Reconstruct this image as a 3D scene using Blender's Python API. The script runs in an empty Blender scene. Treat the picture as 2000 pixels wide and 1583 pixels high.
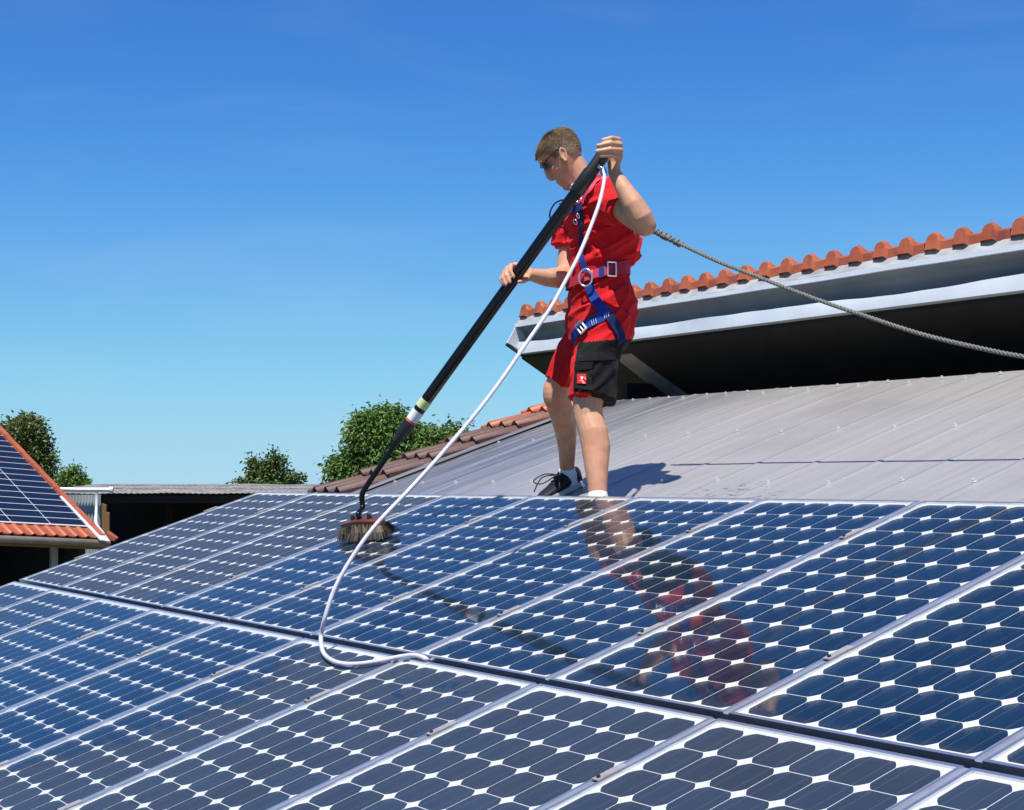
import bpy, bmesh, math, random
from mathutils import Vector, Matrix, noise
from mathutils.bvhtree import BVHTree
R = math.radians
random.seed(7)
scene = bpy.context.scene
col = scene.collection

# ------------------------------------------------------------------ camera
F_PX = 3263.76
CAM = Vector((9.90841, -2.60418, 4.56993))
FWD = Vector((-0.85544588, 0.51584361, 0.04601864)).normalized()
RGT = Vector((0.51639069, 0.85635312, 0.0)).normalized()
UPC = RGT.cross(FWD).normalized()
cam_data = bpy.data.cameras.new('camera')
cam_data.sensor_width = 36.0
cam_data.lens = F_PX / 2000 * 36.0
cam_data.clip_start = 0.05
cam_data.clip_end = 3000
cam = bpy.data.objects.new('camera', cam_data)
col.objects.link(cam)
m = Matrix((RGT, UPC, -FWD)).transposed().to_4x4()
m.translation = CAM
cam.matrix_world = m
scene.camera = cam

# ------------------------------------------------------------------ sky, sun, exposure
SUN_EL, SUN_AZ = R(67), R(40)
SUN = Vector((math.sin(SUN_AZ) * math.cos(SUN_EL), -math.cos(SUN_AZ) * math.cos(SUN_EL), math.sin(SUN_EL)))
world = bpy.data.worlds.new('World')
scene.world = world
world.use_nodes = True
wn, wl = world.node_tree.nodes, world.node_tree.links
wn.clear()
sky = wn.new('ShaderNodeTexSky')
sky.sky_type = 'NISHITA'
sky.sun_disc = False
sky.sun_elevation = SUN_EL
sky.sun_rotation = math.atan2(SUN.x, SUN.y)
sky.altitude = 2000
sky.air_density = 1.0
sky.dust_density = 0.0
sky.ozone_density = 10.0
EXPO = 0.48
# the same tone response for the whole sky (the camera's saturated daylight blue)
mul = wn.new('ShaderNodeVectorMath')
mul.operation = 'MULTIPLY'
mul.inputs[1].default_value = (0.12, 0.12, 0.12)
cv = wn.new('ShaderNodeRGBCurve')
RAW = [(0.135, 0.287, 0.629), (0.19, 0.394, 0.805), (0.263, 0.521, 0.90), (0.428, 0.748, 1.00), (0.597, 0.915, 1.08), (0.876, 1.07, 1.16)]
OUT = [(0.053, 0.216, 0.644), (0.091, 0.328, 0.776), (0.156, 0.445, 0.825), (0.262, 0.61, 0.845), (0.342, 0.665, 0.858), (0.413, 0.687, 0.868)]
for c in range(3):
    cu = cv.mapping.curves[c]
    pts = [(a[c] * 0.8, b[c]) for a, b in zip(RAW, OUT)]
    for p in pts:
        cu.points.new(p[0], p[1])
    cu.points[len(cu.points) - 1].location = (1.0, OUT[-1][c] * 1.04)
cv.mapping.update()
mul2 = wn.new('ShaderNodeVectorMath')
mul2.operation = 'SCALE'
mul2.inputs['Scale'].default_value = 10.0 / 2 ** EXPO
bg = wn.new('ShaderNodeBackground')
bg.inputs['Strength'].default_value = 0.10
wo = wn.new('ShaderNodeOutputWorld')
wl.new(sky.outputs[0], mul.inputs[0])
wl.new(mul.outputs[0], cv.inputs['Color'])
tcw = wn.new('ShaderNodeTexCoord')
mpw = wn.new('ShaderNodeMapping')
mpw.inputs['Scale'].default_value = (2.0, 2.0, 9.0)
mpw.inputs['Rotation'].default_value = (0.0, R(8), R(20))
nzw = wn.new('ShaderNodeTexNoise')
nzw.inputs['Scale'].default_value = 2.2
nzw.inputs['Detail'].default_value = 7
nzw.inputs['Distortion'].default_value = 0.6
mrw = wn.new('ShaderNodeMapRange')
mrw.inputs['From Min'].default_value = 0.50
mrw.inputs['From Max'].default_value = 0.85
mrw.inputs['To Max'].default_value = 0.08
mxw = wn.new('ShaderNodeMix')
mxw.data_type = 'RGBA'
mxw.inputs[7].default_value = (0.66, 0.78, 0.88, 1)
wl.new(tcw.outputs['Generated'], mpw.inputs['Vector'])
wl.new(mpw.outputs[0], nzw.inputs['Vector'])
wl.new(nzw.outputs['Fac'], mrw.inputs['Value'])
wl.new(mrw.outputs[0], mxw.inputs[0])
wl.new(cv.outputs[0], mxw.inputs[6])
wl.new(mxw.outputs[2], mul2.inputs[0])
wl.new(mul2.outputs[0], bg.inputs['Color'])
wl.new(bg.outputs[0], wo.inputs[0])

sun_data = bpy.data.lights.new('sun', 'SUN')
sun_data.energy = 4.9
sun_data.angle = R(0.53)
sun_data.color = (1.0, 0.955, 0.88)
sun = bpy.data.objects.new('sun', sun_data)
sun.rotation_euler = SUN.to_track_quat('Z', 'Y').to_euler()
sun.location = (5, -5, 30)
col.objects.link(sun)

vs = scene.view_settings
vs.view_transform = 'Standard'
vs.look = 'None'
vs.exposure = EXPO
vs.gamma = 1.0
vs.use_curve_mapping = False
scene.cycles.max_bounces = 8
scene.cycles.transparent_max_bounces = 12
scene.cycles.caustics_reflective = False
scene.cycles.caustics_refractive = False

# ------------------------------------------------------------------ frames and helpers
TILT = R(18.714105)
O = Vector((0, 0, 4.0))
VV = Vector((0, math.cos(TILT), math.sin(TILT)))
NN = Vector((0, -math.sin(TILT), math.cos(TILT)))
WM = -0.13                       # metal roof below the glass of the panels


def P(u, v, w=0.0):
    return O + Vector((u, 0, 0)) + VV * v + NN * w


def ray(x, y):
    return RGT * ((x - 1000) / F_PX) + UPC * ((791.5 - y) / F_PX) + FWD


def at(x, y, d):
    return CAM + ray(x, y) * d


def at_plane(x, y, p0, n):
    r = ray(x, y)
    return CAM + r * ((p0 - CAM).dot(n) / r.dot(n))


def at_roof(x, y, w=0.0):
    return at_plane(x, y, O + NN * w, NN)


def at_y(x, y, Y):
    return at_plane(x, y, Vector((0, Y, 0)), Vector((0, 1, 0)))


def at_x(x, y, X):
    return at_plane(x, y, Vector((X, 0, 0)), Vector((1, 0, 0)))


def to_px(p):
    c = p - CAM
    d = c.dot(FWD)
    return 1000 + F_PX * c.dot(RGT) / d, 791.5 - F_PX * c.dot(UPC) / d


class MB:
    """collects faces and links them as one mesh object"""
    def __init__(self):
        self.v, self.f, self.mi = [], [], []

    def add(self, verts, faces, mi=0):
        b = len(self.v)
        self.v += [Vector(p) for p in verts]
        self.f += [tuple(b + i for i in f) for f in faces]
        self.mi += [mi] * len(faces)

    def box(self, x0, x1, y0, y1, z0, z1, mi=0):
        self.frame_box(Vector(((x0 + x1) / 2, (y0 + y1) / 2, (z0 + z1) / 2)), Vector(((x1 - x0) / 2, 0, 0)),
                       Vector((0, (y1 - y0) / 2, 0)), Vector((0, 0, (z1 - z0) / 2)), mi)

    def frame_box(self, c, a, b, d, mi=0):
        vs_ = [c + a * i + b * j + d * k for k in (-1, 1) for j in (-1, 1) for i in (-1, 1)]
        self.add(vs_, [(0, 2, 3, 1), (4, 5, 7, 6), (0, 1, 5, 4), (2, 6, 7, 3), (0, 4, 6, 2), (1, 3, 7, 5)], mi)

    def prism(self, poly, off, mi=0):
        """closed polygon extruded by the vector off"""
        n = len(poly)
        vs_ = [Vector(p) for p in poly] + [Vector(p) + off for p in poly]
        fs = [tuple(range(n)), tuple(range(2 * n - 1, n - 1, -1))]
        fs += [(i, i + n, (i + 1) % n + n, (i + 1) % n) for i in range(n)]
        self.add(vs_, fs, mi)

    def tube(self, pts, rad, hint=None, seg=12, caps='flat', mi=0):
        pts = [Vector(p) for p in pts]
        n = len(pts)
        rad = rad if isinstance(rad, (list, tuple)) else [rad] * n
        rad = [r if isinstance(r, (list, tuple)) else (r, r) for r in rad]
        tans = []
        for i in range(n):
            t = pts[min(i + 1, n - 1)] - pts[max(i - 1, 0)]
            tans.append(t.normalized())
        if caps == 'round':
            r0, r1 = min(rad[0]), min(rad[-1])
            pre, post = [], []
            for a in (75, 45, 20):
                pre.append((pts[0] - tans[0] * r0 * math.sin(R(a)), (rad[0][0] * math.cos(R(a)), rad[0][1] * math.cos(R(a))), tans[0]))
            for a in (20, 45, 75):
                post.append((pts[-1] + tans[-1] * r1 * math.sin(R(a)), (rad[-1][0] * math.cos(R(a)), rad[-1][1] * math.cos(R(a))), tans[-1]))
            seq = pre + list(zip(pts, rad, tans)) + post
        else:
            seq = list(zip(pts, rad, tans))
        side = Vector(hint) if hint is not None else None
        if side is None:
            side = tans[0].orthogonal()
        vs_, fs = [], []
        for (p, r, t) in seq:
            s = side - t * side.dot(t)
            if s.length < 1e-5:
                s = t.orthogonal()
            s.normalize()
            if hint is None:
                side = s
            b = t.cross(s)
            for k in range(seg):
                a = 2 * math.pi * k / seg
                vs_.append(p + s * (r[0] * math.cos(a)) + b * (r[1] * math.sin(a)))
        m_ = len(seq)
        for i in range(m_ - 1):
            for k in range(seg):
                k2 = (k + 1) % seg
                fs.append((i * seg + k, i * seg + k2, (i + 1) * seg + k2, (i + 1) * seg + k))
        fs.append(tuple(range(seg - 1, -1, -1)))
        fs.append(tuple((m_ - 1) * seg + k for k in range(seg)))
        self.add(vs_, fs, mi)

    def ellipsoid(self, c, ax, ay, az, nu=16, nv=10, mi=0):
        vs_, fs = [c + az], []
        for i in range(1, nv):
            ph = math.pi * i / nv
            for k in range(nu):
                th = 2 * math.pi * k / nu
                vs_.append(c + ax * (math.sin(ph) * math.cos(th)) + ay * (math.sin(ph) * math.sin(th)) + az * math.cos(ph))
        vs_.append(c - az)
        for k in range(nu):
            fs.append((0, 1 + k, 1 + (k + 1) % nu))
            e = 1 + (nv - 2) * nu
            fs.append((len(vs_) - 1, e + (k + 1) % nu, e + k))
        for i in range(nv - 2):
            for k in range(nu):
                a = 1 + i * nu + k
                b = 1 + i * nu + (k + 1) % nu
                fs.append((a, a + nu, b + nu, b))
        self.add(vs_, fs, mi)

    def torus(self, c, a, b, n, r, seg=24, rs=8, mi=0):
        """ring with half axes a, b (vectors), round section r"""
        pts = [c + a * math.cos(2 * math.pi * k / seg) + b * math.sin(2 * math.pi * k / seg) for k in range(seg)]
        vs_, fs = [], []
        for k in range(seg):
            t = (pts[(k + 1) % seg] - pts[k - 1]).normalized()
            s = n.normalized()
            o = t.cross(s)
            for j in range(rs):
                q = 2 * math.pi * j / rs
                vs_.append(pts[k] + s * r * math.cos(q) + o * r * math.sin(q))
        for k in range(seg):
            for j in range(rs):
                fs.append((k * rs + j, k * rs + (j + 1) % rs, ((k + 1) % seg) * rs + (j + 1) % rs, ((k + 1) % seg) * rs + j))
        self.add(vs_, fs, mi)

    def mesh(self, name, mats=(), origin=None, smooth=False, fix=True):
        me = bpy.data.meshes.new(name)
        o = origin or Vector((0, 0, 0))
        me.from_pydata([tuple(p - o) for p in self.v], [], self.f)
        if fix:
            bm = bmesh.new()
            bm.from_mesh(me)
            bmesh.ops.recalc_face_normals(bm, faces=bm.faces)
            bm.to_mesh(me)
            bm.free()
        for mm in (mats if isinstance(mats, (list, tuple)) else [mats]):
            me.materials.append(mm)
        if any(self.mi):
            me.polygons.foreach_set('material_index', self.mi)
        if smooth:
            me.polygons.foreach_set('use_smooth', [True] * len(me.polygons))
            if smooth != 'all':
                me.set_sharp_from_angle(angle=R(40))
        return me

    def build(self, name, mats, parent=None, origin=None, smooth=False, fix=True):
        return link(name, self.mesh(name, mats, origin, smooth, fix), parent)


def link(name, data, parent=None, mat=None):
    o = bpy.data.objects.new(name, data)
    col.objects.link(o)
    if parent is not None:
        o.parent = parent
    if mat is not None:
        o.matrix_basis = mat
    return o


def empty(name, loc=(0, 0, 0), rot=None, label=None, cat=None, group=None):
    o = bpy.data.objects.new(name, None)
    o.empty_display_size = 0.1
    col.objects.link(o)
    o.location = loc
    if rot is not None:
        o.rotation_euler = rot
    return tag(o, label, cat, group)


def tag(o, label=None, cat=None, group=None, kind=None):
    if label:
        o['label'] = label
    if cat:
        o['category'] = cat
    if group:
        o['group'] = group
    if kind:
        o['kind'] = kind
    return o


def cr(points, n):
    """Catmull-Rom through vectors, n samples per span"""
    pts = [Vector(p) for p in points]
    out = []
    for i in range(len(pts) - 1):
        p0 = pts[max(i - 1, 0)]
        p1, p2 = pts[i], pts[i + 1]
        p3 = pts[min(i + 2, len(pts) - 1)]
        for k in range(n):
            t = k / n
            out.append(0.5 * ((2 * p1) + (p2 - p0) * t + (2 * p0 - 5 * p1 + 4 * p2 - p3) * t * t + (3 * p1 - p0 - 3 * p2 + p3) * t ** 3))
    out.append(pts[-1])
    return out


# ------------------------------------------------------------------ materials
class Mat:
    def __init__(self, name, base=(0.5, 0.5, 0.5), rough=0.5, metal=0.0, spec=0.5):
        self.m = bpy.data.materials.new(name)
        self.m.use_nodes = True
        self.n, self.l = self.m.node_tree.nodes, self.m.node_tree.links
        self.b = self.n['Principled BSDF']
        self.b.inputs['Base Color'].default_value = (*base, 1)
        self.b.inputs['Roughness'].default_value = rough
        self.b.inputs['Metallic'].default_value = metal
        self.b.inputs['Specular IOR Level'].default_value = spec
        self.out = self.n['Material Output']

    def node(self, t, **kw):
        nd = self.n.new(t)
        for k, v in kw.items():
            setattr(nd, k, v)
        return nd

    def set(self, nd, **kw):
        for k, v in kw.items():
            nd.inputs[k].default_value = v
        return nd

    def coord(self, kind='Object', scale=(1, 1, 1), rot=(0, 0, 0)):
        if kind == 'Position':
            src = self.node('ShaderNodeNewGeometry').outputs['Position']
        else:
            src = self.node('ShaderNodeTexCoord').outputs[kind]
        mp = self.node('ShaderNodeMapping')
        mp.inputs['Scale'].default_value = scale
        mp.inputs['Rotation'].default_value = rot
        self.l.new(src, mp.inputs['Vector'])
        return mp.outputs[0]

    def noise(self, vec, scale, detail=4, rough=0.55, dist=0.0):
        nd = self.node('ShaderNodeTexNoise')
        nd.inputs['Scale'].default_value = scale
        nd.inputs['Detail'].default_value = detail
        nd.inputs['Roughness'].default_value = rough
        nd.inputs['Distortion'].default_value = dist
        self.l.new(vec, nd.inputs['Vector'])
        return nd.outputs['Fac']

    def ramp(self, fac, stops):
        nd = self.node('ShaderNodeValToRGB')
        e = nd.color_ramp.elements
        while len(e) < len(stops):
            e.new(0.5)
        for i, (p, c) in enumerate(stops):
            e[i].position = p
            e[i].color = (*c, 1) if len(c) == 3 else c
        self.l.new(fac, nd.inputs['Fac'])
        return nd.outputs['Color']

    def math(self, op, a, b=None, clamp=False):
        nd = self.node('ShaderNodeMath', operation=op, use_clamp=clamp)
        for i, x in enumerate((a, b)):
            if x is None:
                continue
            if isinstance(x, (int, float)):
                nd.inputs[i].default_value = x
            else:
                self.l.new(x, nd.inputs[i])
        return nd.outputs[0]

    def step(self, x, lo, hi):
        nd = self.node('ShaderNodeMapRange', interpolation_type='SMOOTHSTEP')
        nd.inputs['From Min'].default_value = lo
        nd.inputs['From Max'].default_value = hi
        self.l.new(x, nd.inputs['Value'])
        return nd.outputs[0]

    def mix(self, fac, a, b, blend='MIX'):
        nd = self.node('ShaderNodeMix', data_type='RGBA', blend_type=blend)
        for s, x in ((0, fac), (6, a), (7, b)):
            if isinstance(x, (int, float)):
                nd.inputs[s].default_value = x
            elif isinstance(x, tuple):
                nd.inputs[s].default_value = (*x, 1)
            else:
                self.l.new(x, nd.inputs[s])
        return nd.outputs[2]

    def color(self, c):
        self.l.new(c, self.b.inputs['Base Color'])
        return self

    def bump(self, h, strength=0.3, dist=0.01):
        nd = self.node('ShaderNodeBump')
        nd.inputs['Strength'].default_value = strength
        nd.inputs['Distance'].default_value = dist
        self.l.new(h, nd.inputs['Height'])
        self.l.new(nd.outputs[0], self.b.inputs['Normal'])
        return self


def mottled(name, c0, c1, scale=8, rough=0.6, metal=0.0, kind='Object', bump=0.0, stretch=(1, 1, 1), lo=0.3, hi=0.7, bdist=0.005):
    M_ = Mat(name, c0, rough, metal)
    f = M_.noise(M_.coord(kind, stretch), scale, 6)
    M_.color(M_.ramp(f, [(lo, c0), (hi, c1)]))
    if bump:
        M_.bump(f, bump, bdist)
    return M_.m


def rand_mottled(name, cols, scale=10, rough=0.6, bump=0.0, kind='Object'):
    """per-object tone plus mottling"""
    M_ = Mat(name, cols[0], rough)
    oi = M_.node('ShaderNodeObjectInfo')
    f = M_.noise(M_.coord(kind), scale, 6)
    a = M_.math('ADD', M_.math('MULTIPLY', oi.outputs['Random'], 0.6), M_.math('MULTIPLY', f, 0.55))
    n = len(cols)
    cc_ = M_.ramp(a, [(0.2 + 0.65 * i / (n - 1), c) for i, c in enumerate(cols)])
    # lichen and soot spots
    l1 = M_.noise(M_.coord('Position'), 38, 4, 0.65)
    l2 = M_.noise(M_.coord('Position'), 7, 4, 0.6)
    cc_ = M_.mix(M_.math('MULTIPLY', M_.step(l1, 0.60, 0.68), 0.45), cc_, (0.20, 0.17, 0.13))
    cc_ = M_.mix(M_.math('MULTIPLY', M_.step(l2, 0.50, 0.72), 0.40), cc_, (0.09, 0.035, 0.02))
    M_.color(cc_)
    if bump:
        M_.bump(f, bump, 0.004)
    return M_.m


ALU = mottled('aluminium frame', (0.64, 0.66, 0.69), (0.74, 0.76, 0.79), 14, 0.29, 0.9)
ALU_DARK = mottled('weathered aluminium', (0.34, 0.36, 0.40), (0.46, 0.48, 0.52), 12, 0.4, 0.6)
BACKSHEET = mottled('white backsheet', (0.72, 0.73, 0.74), (0.80, 0.80, 0.80), 5, 0.6)
CLAMP = mottled('dull clamp', (0.42, 0.38, 0.37), (0.60, 0.56, 0.55), 30, 0.45, 0.6)
STEEL = Mat('polished steel', (0.7, 0.7, 0.72), 0.22, 1.0).m
BOLT_BLACK = Mat('black bolt', (0.02, 0.02, 0.02), 0.5).m


def make_cell_mat():
    M_ = Mat('blue silicon cell', (0.008, 0.022, 0.065), 0.35, 0.0, 0.4)
    tc = M_.node('ShaderNodeTexCoord')
    sp = M_.node('ShaderNodeSeparateXYZ')
    M_.l.new(tc.outputs['Object'], sp.inputs[0])
    ax = M_.math('ABSOLUTE', sp.outputs['X'])
    d = M_.math('ABSOLUTE', M_.math('SUBTRACT', ax, 0.031))
    bus = M_.math('SUBTRACT', 1.0, M_.step(d, 0.0007, 0.0013))
    fy = M_.math('FRACT', M_.math('MULTIPLY', sp.outputs['Y'], 400))
    fin = M_.math('MULTIPLY', M_.math('LESS_THAN', fy, 0.12), 0.25)
    oi = M_.node('ShaderNodeObjectInfo')
    base = M_.mix(oi.outputs['Random'], (0.003, 0.018, 0.045), (0.006, 0.028, 0.068))
    c = M_.mix(fin, base, (0.03, 0.04, 0.07))
    c = M_.mix(bus, c, (0.075, 0.085, 0.105))
    M_.color(c)
    return M_.m


CELL = make_cell_mat()


def make_glass_mat():
    """thin cover glass: clear pane with a mirror reflection, under a film of dust where it is not yet washed"""
    M_ = Mat('module cover glass')
    M_.n.remove(M_.b)
    geo = M_.node('ShaderNodeNewGeometry')
    sp = M_.node('ShaderNodeSeparateXYZ')
    M_.l.new(geo.outputs['Position'], sp.inputs[0])
    u = sp.outputs['X']
    v = M_.math('DIVIDE', sp.outputs['Y'], math.cos(TILT))
    pos = M_.coord('Position')
    n1 = M_.noise(pos, 3.0, 5, 0.6, 0.6)
    n2 = M_.noise(M_.coord('Position', (2.2, 9, 9), (0, 0, R(28))), 2.4, 4, 0.6)
    n3 = M_.noise(pos, 26.0, 6, 0.65)
    # upper row: three unwashed panels at the far end, a splash at the corner of the third
    up = M_.step(v, -0.02, 0.0)
    du = M_.math('SUBTRACT', 1.0, M_.step(u, 2.44, 2.50))
    cu = M_.math('ADD', M_.math('ABSOLUTE', M_.math('SUBTRACT', u, 2.36)), M_.math('MULTIPLY', M_.math('ABSOLUTE', M_.math('SUBTRACT', v, 0.10)), 1.4))
    corner = M_.step(M_.math('ADD', cu, M_.math('MULTIPLY', n1, 0.25)), 0.22, 0.42)
    du = M_.math('MULTIPLY', du, corner)
    # lower row: unwashed beyond a curved stroke of the brush
    vb = M_.math('ADD', v, 0.60)
    ub = M_.math('SUBTRACT', 4.50, M_.math('MULTIPLY', M_.math('MULTIPLY', vb, vb), 0.95))
    uu = M_.math('ADD', M_.math('SUBTRACT', u, ub), M_.math('MULTIPLY', M_.math('SUBTRACT', n2, 0.5), 0.85))
    dl = M_.step(uu, -0.10, 0.16)
    # weaker film over the far end of the lower row, fading inwards
    far = M_.math('MULTIPLY', M_.math('SUBTRACT', 1.0, M_.step(u, 0.6, 2.6)), 0.45)
    dl = M_.math('MAXIMUM', dl, far)
    # wet drops
    drop = M_.noise(M_.coord('Position', (1, 1.7, 1.7)), 13.0, 2, 0.5)
    near = M_.step(M_.math('ADD', M_.math('ABSOLUTE', M_.math('SUBTRACT', u, 5.25)), M_.math('MULTIPLY', M_.math('ABSOLUTE', M_.math('ADD', v, 0.16)), 2.2)), 0.25, 0.5)
    wet = M_.math('MULTIPLY', M_.step(drop, 0.60, 0.63), M_.math('SUBTRACT', 1.0, near))
    dl = M_.math('MULTIPLY', dl, M_.math('SUBTRACT', 1.0, M_.math('MULTIPLY', wet, 0.9)))
    dirt = M_.math('ADD', M_.math('MULTIPLY', up, du), M_.math('MULTIPLY', M_.math('SUBTRACT', 1.0, up), dl))
    # dust and grime washed down to the lower edge of each module, and faint run marks down the slope
    lo = M_.node('ShaderNodeSeparateXYZ')
    M_.l.new(M_.node('ShaderNodeTexCoord').outputs['Object'], lo.inputs[0])
    runs = M_.noise(M_.coord('Position', (16, 0.9, 0.9)), 2.0, 5, 0.6)
    edge = M_.math('SUBTRACT', 1.0, M_.step(M_.math('ADD', lo.outputs['Y'], M_.math('MULTIPLY', runs, -0.05)), -0.005, 0.035))
    dirt = M_.math('MAXIMUM', dirt, M_.math('MULTIPLY', edge, 0.55))
    dirt = M_.math('ADD', dirt, M_.math('MULTIPLY', M_.step(runs, 0.52, 0.75), 0.03))
    var = M_.math('ADD', 0.62, M_.math('ADD', M_.math('MULTIPLY', n1, 0.35), M_.math('MULTIPLY', runs, 0.25)))
    dirt = M_.math('MULTIPLY', dirt, var, True)
    fine = M_.math('ADD', 0.8, M_.math('MULTIPLY', n3, 0.4))
    amount = M_.math('ADD', M_.math('MULTIPLY', M_.math('MULTIPLY', dirt, fine), 0.165), 0.003)
    amount = M_.math('ADD', amount, M_.math('MULTIPLY', M_.step(M_.noise(pos, 75, 2), 0.755, 0.775), 0.55), True)
    fr = M_.node('ShaderNodeFresnel')
    fr.inputs['IOR'].default_value = 1.64
    tr = M_.node('ShaderNodeBsdfTransparent')
    tr.inputs['Color'].default_value = (0.94, 0.96, 0.97, 1)
    gl = M_.node('ShaderNodeBsdfGlossy')
    rough = M_.math('ADD', 0.038, M_.math('MULTIPLY', dirt, 0.42))
    M_.l.new(rough, gl.inputs['Roughness'])
    bp = M_.node('ShaderNodeBump')
    bp.inputs['Strength'].default_value = 0.004
    bp.inputs['Distance'].default_value = 0.002
    M_.l.new(n1, bp.inputs['Height'])
    M_.l.new(bp.outputs[0], gl.inputs['Normal'])
    refl = M_.math('MULTIPLY', fr.outputs[0], M_.math('SUBTRACT', 1.0, M_.math('MULTIPLY', dirt, 0.84)))
    m1 = M_.node('ShaderNodeMixShader')
    M_.l.new(refl, m1.inputs[0])
    M_.l.new(tr.outputs[0], m1.inputs[1])
    M_.l.new(gl.outputs[0], m1.inputs[2])
    df = M_.node('ShaderNodeBsdfDiffuse')
    M_.l.new(M_.ramp(n1, [(0.3, (0.098, 0.102, 0.106)), (0.7, (0.128, 0.132, 0.138))]), df.inputs['Color'])
    m2 = M_.node('ShaderNodeMixShader')
    M_.l.new(amount, m2.inputs[0])
    M_.l.new(m1.outputs[0], m2.inputs[1])
    M_.l.new(df.outputs[0], m2.inputs[2])
    M_.l.new(m2.outputs[0], M_.out.inputs['Surface'])
    return M_.m


GLASS = make_glass_mat()


RIB0, RIBP = 4.30, 0.392


def make_metal_roof_mat():
    M_ = Mat('weathered roof sheet', (0.3, 0.3, 0.31), 0.34, 0.2, 0.6)
    pos = M_.coord('Position')
    sp = M_.node('ShaderNodeSeparateXYZ')
    M_.l.new(M_.node('ShaderNodeNewGeometry').outputs['Position'], sp.inputs[0])
    streak = M_.noise(M_.coord('Position', (9, 0.5, 0.5)), 2.0, 6, 0.6)
    blot = M_.noise(pos, 1.3, 4)
    spk = M_.noise(pos, 55, 3)
    c = M_.ramp(streak, [(0.25, (0.32, 0.309, 0.296)), (0.55, (0.382, 0.368, 0.350)), (0.8, (0.42, 0.402, 0.38))])
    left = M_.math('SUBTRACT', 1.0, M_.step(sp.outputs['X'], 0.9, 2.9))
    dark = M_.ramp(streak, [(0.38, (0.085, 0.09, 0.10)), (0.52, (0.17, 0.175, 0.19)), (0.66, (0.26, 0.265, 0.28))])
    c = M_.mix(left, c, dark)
    c = M_.mix(M_.math('MULTIPLY', M_.step(blot, 0.45, 0.72), 0.45), c, (0.25, 0.24, 0.235))
    c = M_.mix(M_.math('MULTIPLY', M_.step(spk, 0.66, 0.72), 0.35), c, (0.14, 0.13, 0.12))
    # darker wobbly band along each seam
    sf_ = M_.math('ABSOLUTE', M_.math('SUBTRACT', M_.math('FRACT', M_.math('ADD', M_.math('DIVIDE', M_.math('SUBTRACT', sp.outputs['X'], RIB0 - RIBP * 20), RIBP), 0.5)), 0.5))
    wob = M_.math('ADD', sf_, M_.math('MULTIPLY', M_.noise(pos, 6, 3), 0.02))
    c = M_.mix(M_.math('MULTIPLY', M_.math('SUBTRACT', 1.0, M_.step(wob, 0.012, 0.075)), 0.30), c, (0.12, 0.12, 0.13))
    # splash marks left by the washing
    spl = M_.noise(M_.coord('Position', (14, 40, 40), (0, 0, R(-35))), 1.0, 4, 0.6)
    du = M_.math('ABSOLUTE', M_.math('SUBTRACT', sp.outputs['X'], 4.2))
    dv = M_.math('ABSOLUTE', M_.math('SUBTRACT', sp.outputs['Y'], 1.93))
    near = M_.math('SUBTRACT', 1.0, M_.step(M_.math('ADD', du, M_.math('MULTIPLY', dv, 2.5)), 0.25, 0.55))
    c = M_.mix(M_.math('MULTIPLY', M_.step(spl, 0.58, 0.64), M_.math('MULTIPLY', near, 0.8)), c, (0.06, 0.06, 0.065))
    M_.color(c)
    M_.bump(M_.noise(M_.coord('Position', (6, 1, 1)), 4, 3), 0.12, 0.01)
    return M_.m


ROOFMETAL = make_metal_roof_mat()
TILE_ORANGE = rand_mottled('orange clay tile', [(0.32, 0.075, 0.03), (0.42, 0.11, 0.045), (0.36, 0.085, 0.035)], 14, 0.38, 0.1)
TILE_RIDGE = rand_mottled('glazed brick red tile', [(0.27, 0.065, 0.024), (0.42, 0.115, 0.042), (0.33, 0.085, 0.032)], 18, 0.26, 0.1)
TILE_BROWN = rand_mottled('weathered brown tile', [(0.055, 0.022, 0.017), (0.085, 0.034, 0.025), (0.066, 0.027, 0.021)], 14, 0.55, 0.2)
TILE_MID = rand_mottled('red brown tile', [(0.11, 0.04, 0.025), (0.20, 0.062, 0.034), (0.14, 0.047, 0.028)], 14, 0.5, 0.2)
ZINC = mottled('pale zinc flashing', (0.60, 0.65, 0.68), (0.72, 0.76, 0.78), 4, 0.45, 0.15, 'Position', 0.05)
ZINC_GREY = mottled('stained grey flashing', (0.24, 0.245, 0.25), (0.42, 0.42, 0.42), 7, 0.6, 0.0, 'Position', 0.1, (1, 1, 2.5))
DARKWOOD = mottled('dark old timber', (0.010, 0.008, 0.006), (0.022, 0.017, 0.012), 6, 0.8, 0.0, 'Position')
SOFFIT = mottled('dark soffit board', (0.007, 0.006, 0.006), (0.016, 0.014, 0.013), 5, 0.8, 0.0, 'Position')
BROWNWOOD = mottled('brown timber post', (0.16, 0.095, 0.035), (0.27, 0.16, 0.06), 9, 0.8, 0.0, 'Position', 0.2, (3, 3, 0.6))

# ------------------------------------------------------------------ ground
g = MB()
g.add([(-900, -900, 0), (900, -900, 0), (900, 900, 0), (-900, 900, 0)], [(0, 1, 2, 3)])
GM = Mat('yard and meadow', (0.1, 0.1, 0.05), 0.9)
gp = GM.coord('Position')
GM.color(GM.mix(GM.step(GM.noise(gp, 0.05, 5), 0.45, 0.6), GM.ramp(GM.noise(gp, 1.5, 5), [(0.3, (0.045, 0.07, 0.02)), (0.7, (0.09, 0.11, 0.035))]), (0.16, 0.14, 0.10)))
tag(g.build('ground', GM.m), kind='structure')

# ------------------------------------------------------------------ barn: metal roof, tiled verge, upper roof
V_LO, V_HI = -4.6, 3.93
U_LO, U_HI = 0.66, 13.0
barn = empty('barn', (6.0, 0.0, 0.0), label='barn with grey ribbed metal roof carrying the solar panels, red tiled upper roof behind', cat='barn')
BO = Vector((6.0, 0, 0))
RIB0, RIBP = 4.30, 0.392


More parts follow.
